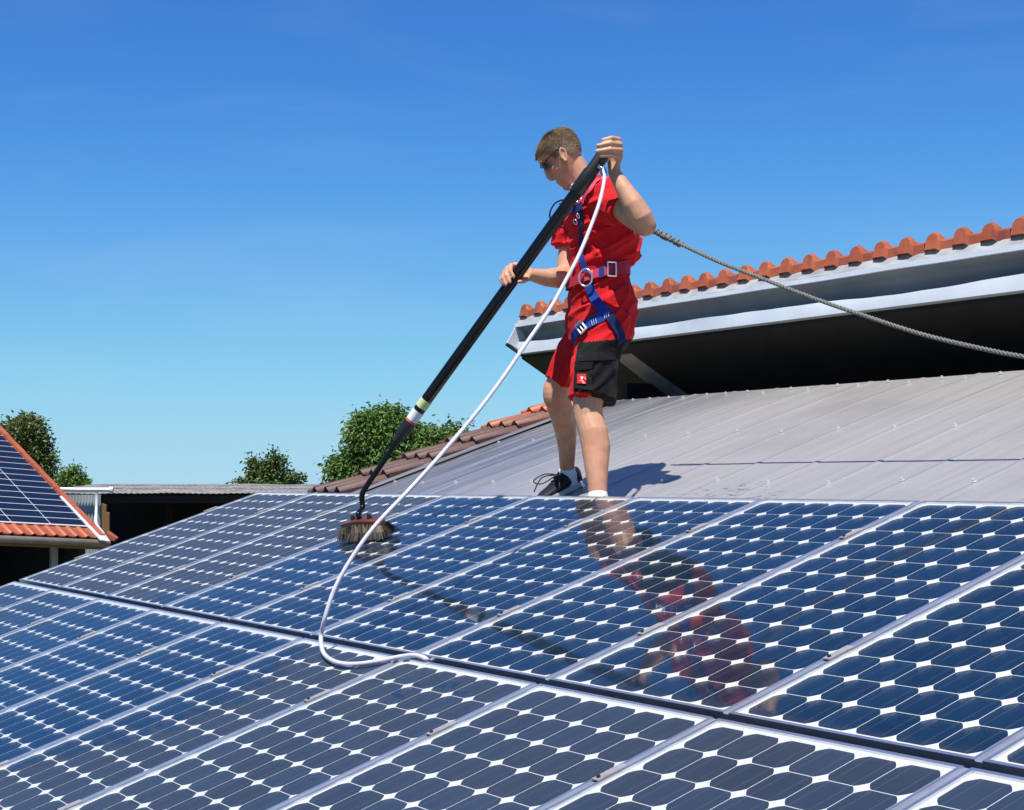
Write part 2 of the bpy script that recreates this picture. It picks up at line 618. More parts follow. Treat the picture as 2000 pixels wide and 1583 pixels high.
def roof_w(v):
    """the sheet bends over slightly towards its upper edge"""
    t = max(0.0, (v - 2.6) / (V_HI - 2.6))
    return WM - 0.035 * t * t + 0.012 * t


mr = MB()
mr.prism([P(U_LO, V_LO, WM - 0.04), P(U_HI, V_LO, WM - 0.04), P(U_HI, V_HI - 0.05, WM - 0.09), P(U_LO, V_HI - 0.05, WM - 0.09)], NN * -0.12)
metal_roof = mr.build('metal_roof', DARKWOOD, barn, BO)
vsteps = [V_LO, 0.0, 1.6, 2.2, 2.6, 2.9, 3.2, 3.45, 3.65, 3.8, V_HI]
k0 = int(math.floor((U_LO - RIB0) / RIBP))
k1 = int(math.ceil((U_HI - RIB0) / RIBP))
kk = k0
sheet_n = 0
while kk < k1:
    # one sheet covers three ribs and laps over its neighbour
    prof = []
    for j in range(3):
        ur = RIB0 + RIBP * (kk + j)
        prof += [(ur - 0.012, 0.0), (ur - 0.008, 0.0035), (ur + 0.008, 0.003), (ur + 0.03, 0.0),
                 (ur + RIBP * 0.34, 0.0), (ur + RIBP * 0.6, 0.0)]
    ue = RIB0 + RIBP * (kk + 3)
    prof += [(ue - 0.012, 0.0), (ue - 0.006, -0.001)]
    prof = [(max(U_LO, min(U_HI, a)), b) for a, b in prof]
    lift = 0.0015 * (sheet_n % 2)
    sm = MB()
    npf = len(prof)
    vv_, ff_ = [], []
    for v in vsteps:
        for (a, b) in prof:
            vv_.append(P(a, v, roof_w(v) + b + lift + 0.0012 * noise.noise((a * 2.1, v * 1.7, 3.3))))
    for i in range(len(vsteps) - 1):
        for j in range(npf - 1):
            ff_.append((i * npf + j, i * npf + j + 1, (i + 1) * npf + j + 1, (i + 1) * npf + j))
    sm.add(vv_, ff_)
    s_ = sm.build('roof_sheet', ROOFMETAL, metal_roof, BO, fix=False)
    sheet_n += 1
    kk += 3
# roofing screws with washers
scm = MB()
scm.tube([Vector((0, 0, 0)), Vector((0, 0, 0.003))], 0.011, seg=10)
scm.tube([Vector((0, 0, 0.003)), Vector((0, 0, 0.012))], 0.007, seg=6)
screw_me = scm.mesh('screw', Mat('bright screw', (0.75, 0.75, 0.76), 0.35, 0.4).m)
ROT = Matrix.Rotation(TILT, 4, 'X')
for v in (1.72, 2.15, 2.93, 3.84):
    for k in range(k0, k1):
        ur = RIB0 + RIBP * k
        if ur < U_LO + 0.1 or ur > 6.6:
            continue
        p = P(ur + random.uniform(-0.006, 0.006), v + random.uniform(-0.03, 0.03), 0)
        p += NN * (roof_w(v) + 0.004)
        s_ = link('screw', screw_me, metal_roof)
        s_.matrix_basis = Matrix.Translation(p - BO) @ ROT
    if v == 3.84:
        for k in range(k0, k1):
            ur = RIB0 + RIBP * (k + 0.5)
            if U_LO + 0.1 < ur < 6.6:
                s_ = link('screw', screw_me, metal_roof)
                s_.matrix_basis = Matrix.Translation(P(ur, v + 0.03, roof_w(v) + 0.003) - BO) @ ROT
# walls of the barn below the roof
bw = MB()
yl, yh = P(0, V_LO + 0.5).y, 6.6
bw.box(0.15, 0.35, yl, yh, 0, P(0, V_LO + 0.5).z - 0.6)
bw.prism([Vector((0.15, yl, 2.0)), Vector((0.15, yl, P(0, V_LO + 0.5).z - 0.35)), Vector((0.15, P(0, 3.7).y, P(0, 3.7).z - 0.42)), Vector((0.15, P(0, 3.7).y, 2.0))], Vector((0.2, 0, 0)))
bw.box(0.35, 13.0, yl, yl + 0.2, 0, P(0, V_LO + 0.5).z - 0.35)
bw.build('wall', mottled('pale render wall', (0.5, 0.47, 0.4), (0.6, 0.57, 0.5), 3, 0.8, 0, 'Position'), barn, BO)

# --- tiled strip along the left edge of the metal roof
TP = 0.165


def tile_mesh(name, mat, pitch=TP, length=0.42, hump=0.034, th=0.016, hump_at=0.70, hump_w=0.30):
    n = 11
    t = MB()
    xs = [pitch * i / (n - 1) * 1.06 for i in range(n)]

    def z(x):
        r = x / pitch
        d = abs(r - hump_at) / hump_w
        return hump * 0.5 * (1 + math.cos(math.pi * d)) if d < 1 else (0.006 * max(0, (0.12 - r) / 0.12))
    top0 = [Vector((x, 0, z(x))) for x in xs]
    top1 = [Vector((x, length, z(x))) for x in xs]
    bot0 = [Vector((x, 0, z(x) - th - 0.012)) for x in xs]
    nose = [Vector((x, -0.006, z(x) - 0.005)) for x in xs]
    t.add(top1 + top0 + nose + bot0, [(r * n + i, r * n + i + 1, (r + 1) * n + i + 1, (r + 1) * n + i) for r in range(3) for i in range(n - 1)])
    # side edges
    t.add([top0[0], top1[0], top1[0] - Vector((0, 0, th)), bot0[0]], [(0, 1, 2, 3)])
    t.add([top0[-1], top1[-1], top1[-1] - Vector((0, 0, th)), bot0[-1]], [(3, 2, 1, 0)])
    return t.mesh(name, mat, smooth=True)


tiled = MB()
tiled.prism([P(0.14, -4.4, WM - 0.02), P(0.64, -4.4, WM - 0.02), P(0.64, 3.75, WM - 0.02), P(0.14, 3.75, WM - 0.02)], NN * -0.10)
tiled_strip = tiled.build('tiled_strip', DARKWOOD, barn, BO)
t_meshes = {'b': tile_mesh('tile', TILE_BROWN), 'm': tile_mesh('tile', TILE_MID), 'o': tile_mesh('tile', TILE_ORANGE)}
COURSE = 0.335
for ci in range(-1, 5):
    v0 = 2.20 + COURSE * (ci - 0) - 0.02
    kind = 'b' if ci <= 2 else ('m' if ci == 3 else 'o')
    for c in range(3):
        u0 = 0.635 - TP * (c + 1)
        t_ = link('tile', t_meshes[kind if not (ci == 3 and c == 2) else 'o'], tiled_strip)
        lift = 0.026
        mloc = Matrix.Translation(P(u0, v0, WM + 0.022 + lift) - BO)
        t_.matrix_basis = mloc @ Matrix.Rotation(TILT - math.atan2(0.034, COURSE) + random.uniform(-0.006, 0.006), 4, 'X') @ Matrix.Rotation(random.uniform(-0.008, 0.008), 4, 'Z')
fl = MB()
fl.prism([P(0.635, -4.4, WM + 0.02), P(0.70, -4.4, WM + 0.008), P(0.70, V_HI - 0.25, WM + 0.008), P(0.635, V_HI - 0.25, WM + 0.02)], NN * 0.003)
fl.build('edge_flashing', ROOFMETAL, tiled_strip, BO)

# --- upper roof: its high edge faces the camera, it falls away behind
YF = 3.85
XL, XR = -0.62, 9.0
FALL = R(29.5)
DOWN = Vector((0, math.cos(FALL), -math.sin(FALL)))
UPN = Vector((0, math.sin(FALL), math.cos(FALL)))
ur_ = MB()
a0 = Vector((XL, YF + 0.02, 5.80))
ur_.prism([a0, Vector((XR, a0.y, a0.z)), Vector((XR, a0.y, a0.z)) + DOWN * 5, a0 + DOWN * 5], UPN * -0.10)
upper_roof = ur_.build('upper_roof', SOFFIT, barn, BO)


def ridge_tile_mesh(pitch):
    t = MB()
    n = 13
    xs = [pitch * i / (n - 1) for i in range(n)]

    def hz(x):
        r = x / pitch
        d = abs(r - 0.30) / 0.25
        return math.sqrt(max(0.0, 1 - d * d)) if d < 1 else 0.0
    H = 0.044
    rows = []
    # top running back down the far slope, front edge, skirt hanging in front
    for s, dy, dz in ((0.34, 0, 0), (0.0, 0, 0)):
        rows.append([Vector((x, 0, H * hz(x))) + DOWN * s for x in xs])
    rows.append([Vector((x, -0.012 - 0.012 * (hz(x) > 0), H * hz(x) - 0.010)) for x in xs])
    rows.append([Vector((x, -0.016 - 0.014 * (hz(x) > 0.0), -0.012 + 0.0 * hz(x))) for x in xs])
    rows.append([Vector((x, -0.020 - 0.022 * (hz(x) > 0.0), (-0.066 if hz(x) == 0 else -0.050))) for x in xs])
    rows.append([Vector((x, 0.004, (-0.066 if hz(x) == 0 else -0.050))) for x in xs])
    vv2 = [p for r in rows for p in r]
    t.add(vv2, [(r * n + i, r * n + i + 1, (r + 1) * n + i + 1, (r + 1) * n + i) for r in range(len(rows) - 1) for i in range(n - 1)])
    return t.mesh('ridge_tile', TILE_RIDGE, smooth=True)


RP = 0.196
rt_me = ridge_tile_mesh(RP * 0.985)
nt = int((6.2 - XL) / RP)
for i in range(nt):
    t_ = link('ridge_tile', rt_me, upper_roof)
    t_.matrix_basis = Matrix.Translation(Vector((XL + i * RP, YF - 0.015 + random.uniform(-0.004, 0.004), 5.846 + random.uniform(-0.003, 0.003))) - BO) @ Matrix.Rotation(random.uniform(-0.012, 0.012), 4, 'Y')
tl = MB()
tl.prism([Vector((XL, YF + 0.02, 5.825)), Vector((XR, YF + 0.02, 5.825)), Vector((XR, YF + 0.02, 5.825)) + DOWN * 5, Vector((XL, YF + 0.02, 5.825)) + DOWN * 5], UPN * -0.02)
tl.build('tile_field', TILE_RIDGE, upper_roof, BO)
# flashing band, upper lip, recessed web, wavy lower lip
xs = [XL + (XR - XL) * i / 160 for i in range(161)]


def strip(name, mat, rows, parent, wav=None):
    """rows: list of functions x -> (y, z)"""
    sM = MB()
    nr = len(rows)
    vv3 = []
    for x in xs:
        for r in rows:
            y, z = r(x)
            vv3.append(Vector((x, y, z)))
    sM.add(vv3, [(i * nr + j, i * nr + j + 1, (i + 1) * nr + j + 1, (i + 1) * nr + j) for i in range(len(xs) - 1) for j in range(nr - 1)])
    return sM.build(name, mat, parent, BO, smooth=True, fix=True)


def wv(x, s, a):
    return a * noise.noise((x * s, 1.7, s))


strip('flashing_band', ZINC_GREY, [lambda x: (YF - 0.02, 5.80), lambda x: (YF - 0.040 + 0.005 * math.sin(x * 2 * math.pi / RP), 5.775), lambda x: (YF - 0.066 + 0.004 * math.sin(x * 2 * math.pi / RP), 5.7415)], upper_roof)
strip('upper_lip', ZINC, [lambda x: (YF + 0.0, 5.742), lambda x: (YF - 0.082 + wv(x, 1.3, .004), 5.739 + wv(x, 2, .003)), lambda x: (YF - 0.085 + wv(x, 1.3, .004), 5.711 + wv(x, 2, .003)), lambda x: (YF - 0.07, 5.709 + wv(x, 2, .003))], upper_roof)
strip('gutter_web', mottled('shade darkened blue grey sheet', (0.14, 0.17, 0.20), (0.20, 0.23, 0.25), 3, 0.5, 0.2, 'Position'), [lambda x: (YF - 0.07, 5.712), lambda x: (YF - 0.02, 5.68), lambda x: (YF + 0.015, 5.63), lambda x: (YF + 0.012, 5.50)], upper_roof)  # blue grey web colour darkened to carry the upper lip's shadow
strip('lower_lip', ZINC, [lambda x: (YF - 0.02, 5.592 + wv(x, 1.6, .016) + wv(x, 4, .005)), lambda x: (YF - 0.055 + wv(x, 2.3, .012), 5.592 + wv(x, 1.6, .016) + wv(x, 4, .005)), lambda x: (YF - 0.064, 5.55), lambda x: (YF - 0.068 + wv(x, 1.1, .003), 5.514), lambda x: (YF - 0.0, 5.506)], upper_roof)
ep = MB()
T_ = at_x(1024, 607, XL + 0.012)
F_ = at_x(991, 670, XL + 0.012)
B_ = at_x(1022, 687, XL + 0.012)
ep.prism([T_, F_, B_, Vector((XL + .012, YF + 0.10, 5.50)), Vector((XL + .012, YF + 0.10, 5.79))], Vector((-0.012, 0, 0)))
ep.build('end_plate', ZINC, upper_roof, BO)
sf = MB()
s0 = Vector((XL, YF - 0.01, 5.508))
sf.prism([s0, s0 + DOWN * 5, s0 + DOWN * 5 + UPN * -0.03, s0 + UPN * -0.03], Vector((XR - XL, 0, 0)))
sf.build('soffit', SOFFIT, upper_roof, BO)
vb_ = MB()
f0 = Vector((XL - 0.005, F_.y, F_.z))
vb_.prism([f0, f0 + DOWN * 5, f0 + DOWN * 5 - UPN * 0.02, f0 - UPN * 0.02], Vector((0.02, 0, 0)))
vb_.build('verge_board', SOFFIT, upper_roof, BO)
# metal clad brace that falls away under the upper roof
br = MB()
c0 = at_y(1203, 676, 3.92)
c1 = c0 + Vector((0, math.cos(R(31)), -math.sin(R(31)))) * 1.1
br.frame_box((c0 + c1) / 2 + Vector((0.10, 0, -0.02)), (c1 - c0) / 2, Vector((0.11, 0, 0)), Vector((0, 0.02, 0.05)))
br.build('brace', ZINC_GREY, upper_roof, BO)
# the dark loft seen through the opening
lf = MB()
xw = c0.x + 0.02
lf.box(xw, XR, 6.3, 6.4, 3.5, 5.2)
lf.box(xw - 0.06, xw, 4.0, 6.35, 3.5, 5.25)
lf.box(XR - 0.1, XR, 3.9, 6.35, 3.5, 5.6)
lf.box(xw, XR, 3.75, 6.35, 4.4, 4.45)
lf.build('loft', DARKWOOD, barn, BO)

# ------------------------------------------------------------------ solar panels
PW, PL, PP = 0.808, 1.58, 0.828
CELLP = 0.1275


def cell_mesh():
    h, r = 0.06245, 0.0734
    pts = []
    a_edge = math.acos(h / r)
    for q in range(4):
        lo = q * math.pi / 2 + a_edge
        hi = (q + 1) * math.pi / 2 - a_edge
        for i in range(4):
            a = lo + (hi - lo) * i / 3
            pts.append(Vector((r * math.cos(a), r * math.sin(a), 0)))
    c = MB()
    c.prism(pts, Vector((0, 0, 0.00012)))
    return c.mesh('cell', CELL)


cell_me = cell_mesh()
fr = MB()
lip, th = 0.011, 0.046
for (x0, x1, y0, y1) in ((0, PW, 0, lip), (0, PW, PL - lip, PL), (0, lip, lip, PL - lip), (PW - lip, PW, lip, PL - lip)):
    fr.box(x0, x1, y0, y1, -th, 0)
frame_me = fr.mesh('frame', ALU)
bs = MB()
bs.box(lip, PW - lip, lip, PL - lip, -0.012, -0.0062)
back_me = bs.mesh('backsheet', BACKSHEET)
gm = MB()
gm.add([(lip, lip, -0.0025), (PW - lip, lip, -0.0025), (PW - lip, PL - lip, -0.0025), (lip, PL - lip, -0.0025)], [(0, 1, 2, 3)])
glass_me = gm.mesh('glass', GLASS)
ORD = ['first', 'second', 'third', 'fourth', 'fifth', 'sixth', 'seventh', 'eighth', 'ninth', 'tenth']


def solar_panel(u, v, label, group):
    e = empty('solar_panel', P(u, v), (TILT, 0, 0), label, 'solar panel', group)
    link('frame', frame_me, e)
    link('backsheet', back_me, e)
    mx = (PW - 6 * CELLP) / 2
    my = (PL - 12 * CELLP) / 2
    for i in range(6):
        for j in range(12):
            c = link('cell', cell_me, e)
            c.location = (mx + CELLP * (i + 0.5), my + CELLP * (j + 0.5), -0.0061)
    link('glass', glass_me, e)
    return e


ROWV = {'upper': 0.0, 'lower': -PL - 0.032}
for row in ('upper', 'lower'):
    for i in range(10):
        if row == 'upper':
            look = 'dusty grey' if i < 3 else 'freshly washed blue'
        else:
            look = 'washed blue' if i < 5 else ('half washed' if i == 5 else 'dusty grey')
        solar_panel(i * PP, ROWV[row], '%s solar panel, %s from the left in the %s row' % (look, ORD[i], row), 'solar panels on the barn roof')

# joint rails between neighbouring panels, each with two clamps
for row in ('upper', 'lower'):
    for i in range(0, 10):
        if i == 0:
            lab = 'aluminium rail along the left end of the %s panel row' % row
        else:
            lab = 'aluminium rail between the %s and %s panels of the %s row' % (ORD[i - 1], ORD[i], row)
        e = empty('joint_rail', P(i * PP - 0.010, ROWV[row]), (TILT, 0, 0), lab, 'rail', 'rails between the solar panels')
        rb = MB()
        rb.box(-0.0096, 0.0096, 0.0, PL, -0.13, -0.004)
        rb.build('rail_bar', ALU_DARK, e)
        for fy in (0.22, 0.76):
            cb = MB()
            y0 = PL * fy
            cb.box(-0.014, 0.014, y0, y0 + 0.09, 0.001, 0.004)
            c_ = cb.build('clamp', CLAMP, e)
            bb = MB()
            bb.tube([Vector((0, y0 + 0.012, 0.004)), Vector((0, y0 + 0.012, 0.009))], 0.0055, seg=6)
            bb.build('bolt', BOLT_BLACK, c_)


# ------------------------------------------------------------------ neighbouring tiled house with its own modules
HD = RGT * -1.042 + UPC * 0.754 + FWD
HD.normalize()
HE = RGT - UPC * 0.15 + FWD * 1.155
HE = (HE - HD * HE.dot(HD)).normalized()
HN = HE.cross(HD)
if HN.z < 0:
    HN = -HN
HP = at(194, 1053, 34)
HS = 34 / 26.0


def hp(a, b, c=0.0):
    return HP + HE * (a * HS) + HD * (b * HS) + HN * (c * HS)


HB = Vector((HP.x, HP.y, 0))
house = empty('tiled_house', HB, label='open fronted house with orange tiled roof covered in dark solar modules, at the left edge', cat='house')
rd = MB()
rd.prism([hp(-4.5, 0.02), hp(0.06, 0.02), hp(0.06, 4.9), hp(-4.5, 4.9)], HN * -0.14)
hroof = rd.build('roof', DARKWOOD, house, HB)
ab_ = MB()
ab_.prism([hp(-4.4, 0.30, 0.03), hp(-0.035, 0.30, 0.03), hp(-0.035, 4.7, 0.03), hp(-4.4, 4.7, 0.03)], HN * 0.02)
ab_.build('module_frame', Mat('pale module frame', (0.55, 0.57, 0.57), 0.5, 0.1).m, hroof, HB)
DARKMOD = Mat('dark thin film module', (0.008, 0.014, 0.035), 0.18, 0.0, 0.35).m
mw, mh = 0.69, 0.1985
mm_ = MB()
mm_.frame_box(Vector((0, 0, 0)), HE * ((mw - 0.024) / 2 * HS), HD * ((mh - 0.034) / 2 * HS), HN * 0.006)
mod_me = mm_.mesh('solar_module', DARKMOD)
for j in range(4):
    for i in range(16):
        o = link('solar_module', mod_me, hroof)
        o.location = hp(-0.035 - mw * (j + 0.5), 0.318 + mh * (i + 0.5), 0.03) + HN * 0.026 - HB
ht_me = tile_mesh('tile', TILE_ORANGE, pitch=0.25, length=0.55, hump=0.036, th=0.02)
HB3 = Matrix((HE, HD, HN)).transposed().to_4x4()
for i in range(18):
    o = link('tile', ht_me, hroof)
    o.matrix_basis = Matrix.Translation(hp(0.02, -0.015, 0.035) - HE * (0.25 * (i + 1)) - HB) @ HB3 @ Matrix.Rotation(R(-3), 4, 'X')
vm = MB()
vm.frame_box(Vector((0, 0, 0)), HE * 0.065, HD * 0.205, HN * 0.05)
vt_me = vm.mesh('verge_tile', TILE_ORANGE)
for i in range(16):
    o = link('verge_tile', vt_me, hroof)
    o.location = hp(0.02, 0.0, 0.045) + HD * (0.2 + 0.385 * i) + HN * (0.006 * (i % 2)) - HB
gt = MB()
gt.tube([hp(-4.5, -0.055, -0.045), hp(0.16, -0.055, -0.045)], 0.075, seg=12)
gt.build('gutter', mottled('old brown gutter', (0.16, 0.13, 0.10), (0.26, 0.22, 0.18), 3, 0.5, 0.3, 'Position'), house, HB, smooth=True)
fs_ = MB()
fs_.prism([hp(-4.5, 0.0, -0.12), hp(0.1, 0.0, -0.12), hp(0.1, 0.0, -0.12) - Vector((0, 0, 0.08)), hp(-4.5, 0.0, -0.12) - Vector((0, 0, 0.08))], HD * 0.05)
fs_.build('fascia', BROWNWOOD, house, HB)
HDH = Vector((HD.x, HD.y, 0)).normalized()
HEH = Vector((HE.x, HE.y, 0)).normalized()
hw = MB()
z_e = hp(0, 0).z - 0.15


def hwall(a0, a1, b0, b1, z1):
    p = Vector((HP.x, HP.y, 0)) + HEH * a0 + HDH * b0
    hw.prism([p, p + HEH * (a1 - a0), p + HEH * (a1 - a0) + HDH * (b1 - b0), p + HDH * (b1 - b0)], Vector((0, 0, z1)))


hwall(-6.0, 0.0, 4.4, 4.55, z_e + 1.9)
hwall(-0.16, 0.0, 0.5, 4.4, z_e + 0.1)
hwall(-6.0, -5.85, 0.5, 4.4, z_e + 0.1)
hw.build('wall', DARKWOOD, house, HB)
po = MB()
pb = at(105, 1075, 34.5)
po.box(pb.x - 0.07, pb.x + 0.07, pb.y - 0.07, pb.y + 0.07, 0, hp(-0.7, 0).z - 0.2)
po.build('post', mottled('pale painted post', (0.34, 0.36, 0.37), (0.46, 0.47, 0.47), 4, 0.7, 0, 'Position'), house, HB)
fx = MB()
fx.prism([at_plane(x, y, HP + HN * 0.06, HN) for x, y in ((116, 972), (123, 970), (152, 1000), (186, 1034), (214, 1060), (196, 1057))], HN * 0.03)
fx.build('valley_flashing', mottled('white zinc sheet', (0.62, 0.63, 0.68), (0.72, 0.73, 0.76), 2, 0.5, 0.1, 'Position'), house, HB)
oc = MB()
oc.prism([at(x, y, 34.4) for x, y in ((203, 1041), (208, 1039), (226, 1052), (224, 1057), (214, 1056))], FWD * 0.25)
oc.build('end_tile', TILE_ORANGE, house, HB)

# ------------------------------------------------------------------ open shed with a corrugated roof behind it
FH = Vector((FWD.x, FWD.y, 0)).normalized()
SB = at(360, 960, 42)
SB.z = 0
shed = empty('open_shed', SB, label='dark open sided shed with long flat grey corrugated roof, left background', cat='shed')


def sx(px, d):
    """ground plan point at a pixel column and depth"""
    p = at(px, 936, d)
    return Vector((p.x, p.y, 0))


sr = MB()
zf, zb = 4.57 - (958 - 936) / F_PX * 40, 4.57 - (940.5 - 936) / F_PX * 47
xa, xb = sx(60, 40), sx(760, 40)
dirx = (xb - xa).normalized()
Lx = (xb - xa).length
ncol = int(Lx / 0.035)
rows = [(0.0, zf), (2.3, zf + (zb - zf) * 0.42), (2.3, zf + (zb - zf) * 0.42 + 0.02), (5.0, zf + (zb - zf) * 0.8), (5.0, zf + (zb - zf) * 0.8 + 0.02), (7.2, zb)]
vv_, ff_ = [], []
for r, (dd, z) in enumerate(rows):
    for i in range(ncol + 1):
        t = i / ncol
        p = xa + dirx * (Lx * t) + FH * dd
        vv_.append(Vector((p.x, p.y, z + 0.008 * math.sin(i * math.pi / 2) + 0.02 * noise.noise((t * 9, dd, 0)))))
for r in range(len(rows) - 1):
    for i in range(ncol):
        ff_.append((r * (ncol + 1) + i, r * (ncol + 1) + i + 1, (r + 1) * (ncol + 1) + i + 1, (r + 1) * (ncol + 1) + i))
sr.add(vv_, ff_)
sr.build('roof', mottled('grey fibre cement roof', (0.13, 0.125, 0.115), (0.28, 0.27, 0.255), 2.6, 0.85, 0, 'Position', 0, (1, 1, 1), 0.35, 0.65), shed, SB, fix=False)
sw = MB()


def swall(p0, p1, z0, z1, th=0.12):
    t = (p1 - p0).normalized()
    n_ = Vector((-t.y, t.x, 0)) * th
    sw.prism([Vector((p0.x, p0.y, z0)), Vector((p1.x, p1.y, z0)), Vector((p1.x, p1.y, z1)), Vector((p0.x, p0.y, z1))], n_)


swall(sx(40, 46.8), sx(780, 46.8), 0, 4.3)
swall(sx(50, 40.3), sx(40, 46.8), 0, 4.2)
swall(sx(770, 40.3), sx(780, 46.8), 0, 4.2)
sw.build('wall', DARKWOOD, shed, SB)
sbm = MB()
p0, p1 = sx(60, 40.25), sx(760, 40.25)
sbm.prism([Vector((p0.x, p0.y, zf - 0.05)), Vector((p1.x, p1.y, zf - 0.05)), Vector((p1.x, p1.y, zf - 0.24)), Vector((p0.x, p0.y, zf - 0.24))], FH * 0.12)
sbm.build('beam', DARKWOOD, shed, SB)
for px in (330, 420, 560):
    pm = MB()
    q = sx(px, 43.5)
    pm.box(q.x - 0.08, q.x + 0.08, q.y - 0.08, q.y + 0.08, 0, 4.2)
    pm.build('post', SOFFIT, shed, SB)
cw_ = MB()
q0, q1 = sx(126, 39.2), sx(197, 39.2)
nn = 60
vv_ = []
for i in range(nn + 1):
    t = i / nn
    p = q0.lerp(q1, t) - FH * (0.018 * math.sin(i * math.pi / 2.5))
    vv_ += [Vector((p.x, p.y, 2.6)), Vector((p.x, p.y, 4.57 - (961 - 936) / F_PX * 39.2))]
cw_.add(vv_, [(2 * i, 2 * i + 2, 2 * i + 3, 2 * i + 1) for i in range(nn)])
cw_.build('corrugated_wall', mottled('pale corrugated sheet', (0.28, 0.34, 0.36), (0.46, 0.50, 0.50), 1.4, 0.5, 0.2, 'Position'), shed, SB, fix=False)
wp = MB()
for (a, b, y0, y1) in ((199, 207, 984, 1042), (207, 213, 1000, 1042)):
    wp.prism([at(a, y0, 39.6), at(b, y0 + 3, 39.6), at(b, y1, 39.6), at(a, y1, 39.6)], FH * 0.12)
wp.build('timber_post', BROWNWOOD, shed, SB)
sg = MB()
sg.tube([at(100, 955.5, 39.0), at(150, 957, 39.0), at(218, 957, 39.0)], 0.05, seg=10)
sg.tube([at(214, 957, 39.0), at(221, 957.5, 39.0)], 0.075, seg=10)
sg.build('gutter', ZINC, shed, SB, smooth=True)
dp = MB()
dp.tube(cr([at(188, 960, 39.0), at(189, 975, 39.0), at(188, 1000, 38.9), at(187.5, 1022, 38.6), at(196, 1036, 37.5), at(208, 1050, 35.4), at(212, 1058, 34.8)], 4), 0.038, seg=10)
dp.build('downpipe', ZINC, shed, SB, smooth=True)


# ------------------------------------------------------------------ trees
def leaf_mat(name, c0, c1, c2):
    M_ = Mat(name, c0, 0.45, 0.0, 0.4)
    at_ = M_.node('ShaderNodeAttribute', attribute_name='tone')
    f = at_.outputs['Fac']
    c = M_.ramp(f, [(0.0, c0), (0.55, c1), (1.0, c2)])
    M_.l.new(c, M_.b.inputs['Base Color'])
    tl_ = M_.node('ShaderNodeBsdfTranslucent')
    M_.l.new(M_.mix(0.5, c, (0.12, 0.16, 0.02)), tl_.inputs['Color'])
    mx = M_.node('ShaderNodeMixShader')
    mx.inputs[0].default_value = 0.22
    M_.l.new(M_.b.outputs[0], mx.inputs[1])
    M_.l.new(tl_.outputs[0], mx.inputs[2])
    M_.l.new(mx.outputs[0], M_.out.inputs['Surface'])
    return M_.m


BARK = mottled('bark', (0.05, 0.035, 0.022), (0.10, 0.075, 0.05), 12, 0.9, 0, 'Position', 0.3)


def tree(name, label, d, lobes, leaf, n_clump, per, mat, droop=0.5, seed=1, aspect=2.3):
    rnd = random.Random(seed)
    k = d / F_PX
    cx = sum(l[0] * l[2] for l in lobes) / sum(l[2] for l in lobes)
    base = at(cx, 936, d)
    base.z = 0
    t = empty(name, base, label=label, cat='tree', group='trees behind the roofs')
    L = [(at(px, py, d + dd), rx * k, ry * k) for (px, py, rx, ry, dd) in lobes]
    vol = [l[1] ** 2 * l[2] for l in L]
    tot = sum(vol)
    vv, ff, tone = [], [], []
    tips = []
    for (c, rx, rz), vw in zip(L, vol):
        for _ in range(max(8, int(n_clump * (vw / tot) ** 0.75))):
            while True:
                q = Vector((rnd.uniform(-1, 1), rnd.uniform(-1, 1), rnd.uniform(-1, 1)))
                if 0.35 < q.length < 1:
                    break
            q *= (0.74 + 0.30 * rnd.random())
            cc = c + Vector((q.x * rx, q.y * rx, q.z * rz))
            tips.append(cc)
            ct = rnd.random()
            cr_ = leaf * rnd.uniform(1.2, 2.6)
            for _ in range(per):
                o = Vector((rnd.gauss(0, 1), rnd.gauss(0, 1), rnd.gauss(0, 0.8))) * cr_ * 0.46
                p = cc + o
                dr = Vector((rnd.gauss(0, 1), rnd.gauss(0, 1), rnd.gauss(-droop, 0.6))) + o.normalized() * 0.8
                dr.normalize()
                side = dr.cross(Vector((rnd.gauss(0, 1), rnd.gauss(0, 1), rnd.gauss(0, 1)))).normalized()
                ln = leaf * rnd.uniform(0.7, 1.25)
                w = ln / aspect
                nm = dr.cross(side) * (0.12 * ln)
                b = len(vv)
                vv += [p, p + dr * ln * 0.45 + side * w * 0.5 - nm, p + dr * ln, p + dr * ln * 0.45 - side * w * 0.5 - nm]
                ff += [(b, b + 1, b + 2), (b, b + 2, b + 3)]
                tn = min(1, max(0, ct * 0.6 + rnd.random() * 0.4))
                tone += [tn, tn]
    me = bpy.data.meshes.new('crown')
    me.from_pydata([tuple(p - base) for p in vv], [], ff)
    me.materials.append(mat)
    a = me.attributes.new('tone', 'FLOAT', 'FACE')
    a.data.foreach_set('value', tone)
    link('crown', me, t)
    tb = MB()
    big = max(L, key=lambda l: l[1])
    fork = Vector((base.x, base.y, max(1.2, (big[0].z - big[2]) * 0.8)))
    tb.tube([Vector((base.x, base.y, -0.1)), fork.lerp(Vector((base.x, base.y, 0)), 0.5) + Vector((0.05, 0, 0)), fork], [0.20, 0.16, 0.12], seg=10)
    for c in rnd.sample(tips, min(34, len(tips))):
        mid = fork.lerp(c, 0.5) + Vector((0, 0, 0.12 * (c - fork).length))
        tb.tube(cr([fork, mid, c], 4), [0.055 * (1 - 0.1 * i) for i in range(9)], seg=6)
    tb.build('trunk', BARK, t, base, smooth='all')
    return t


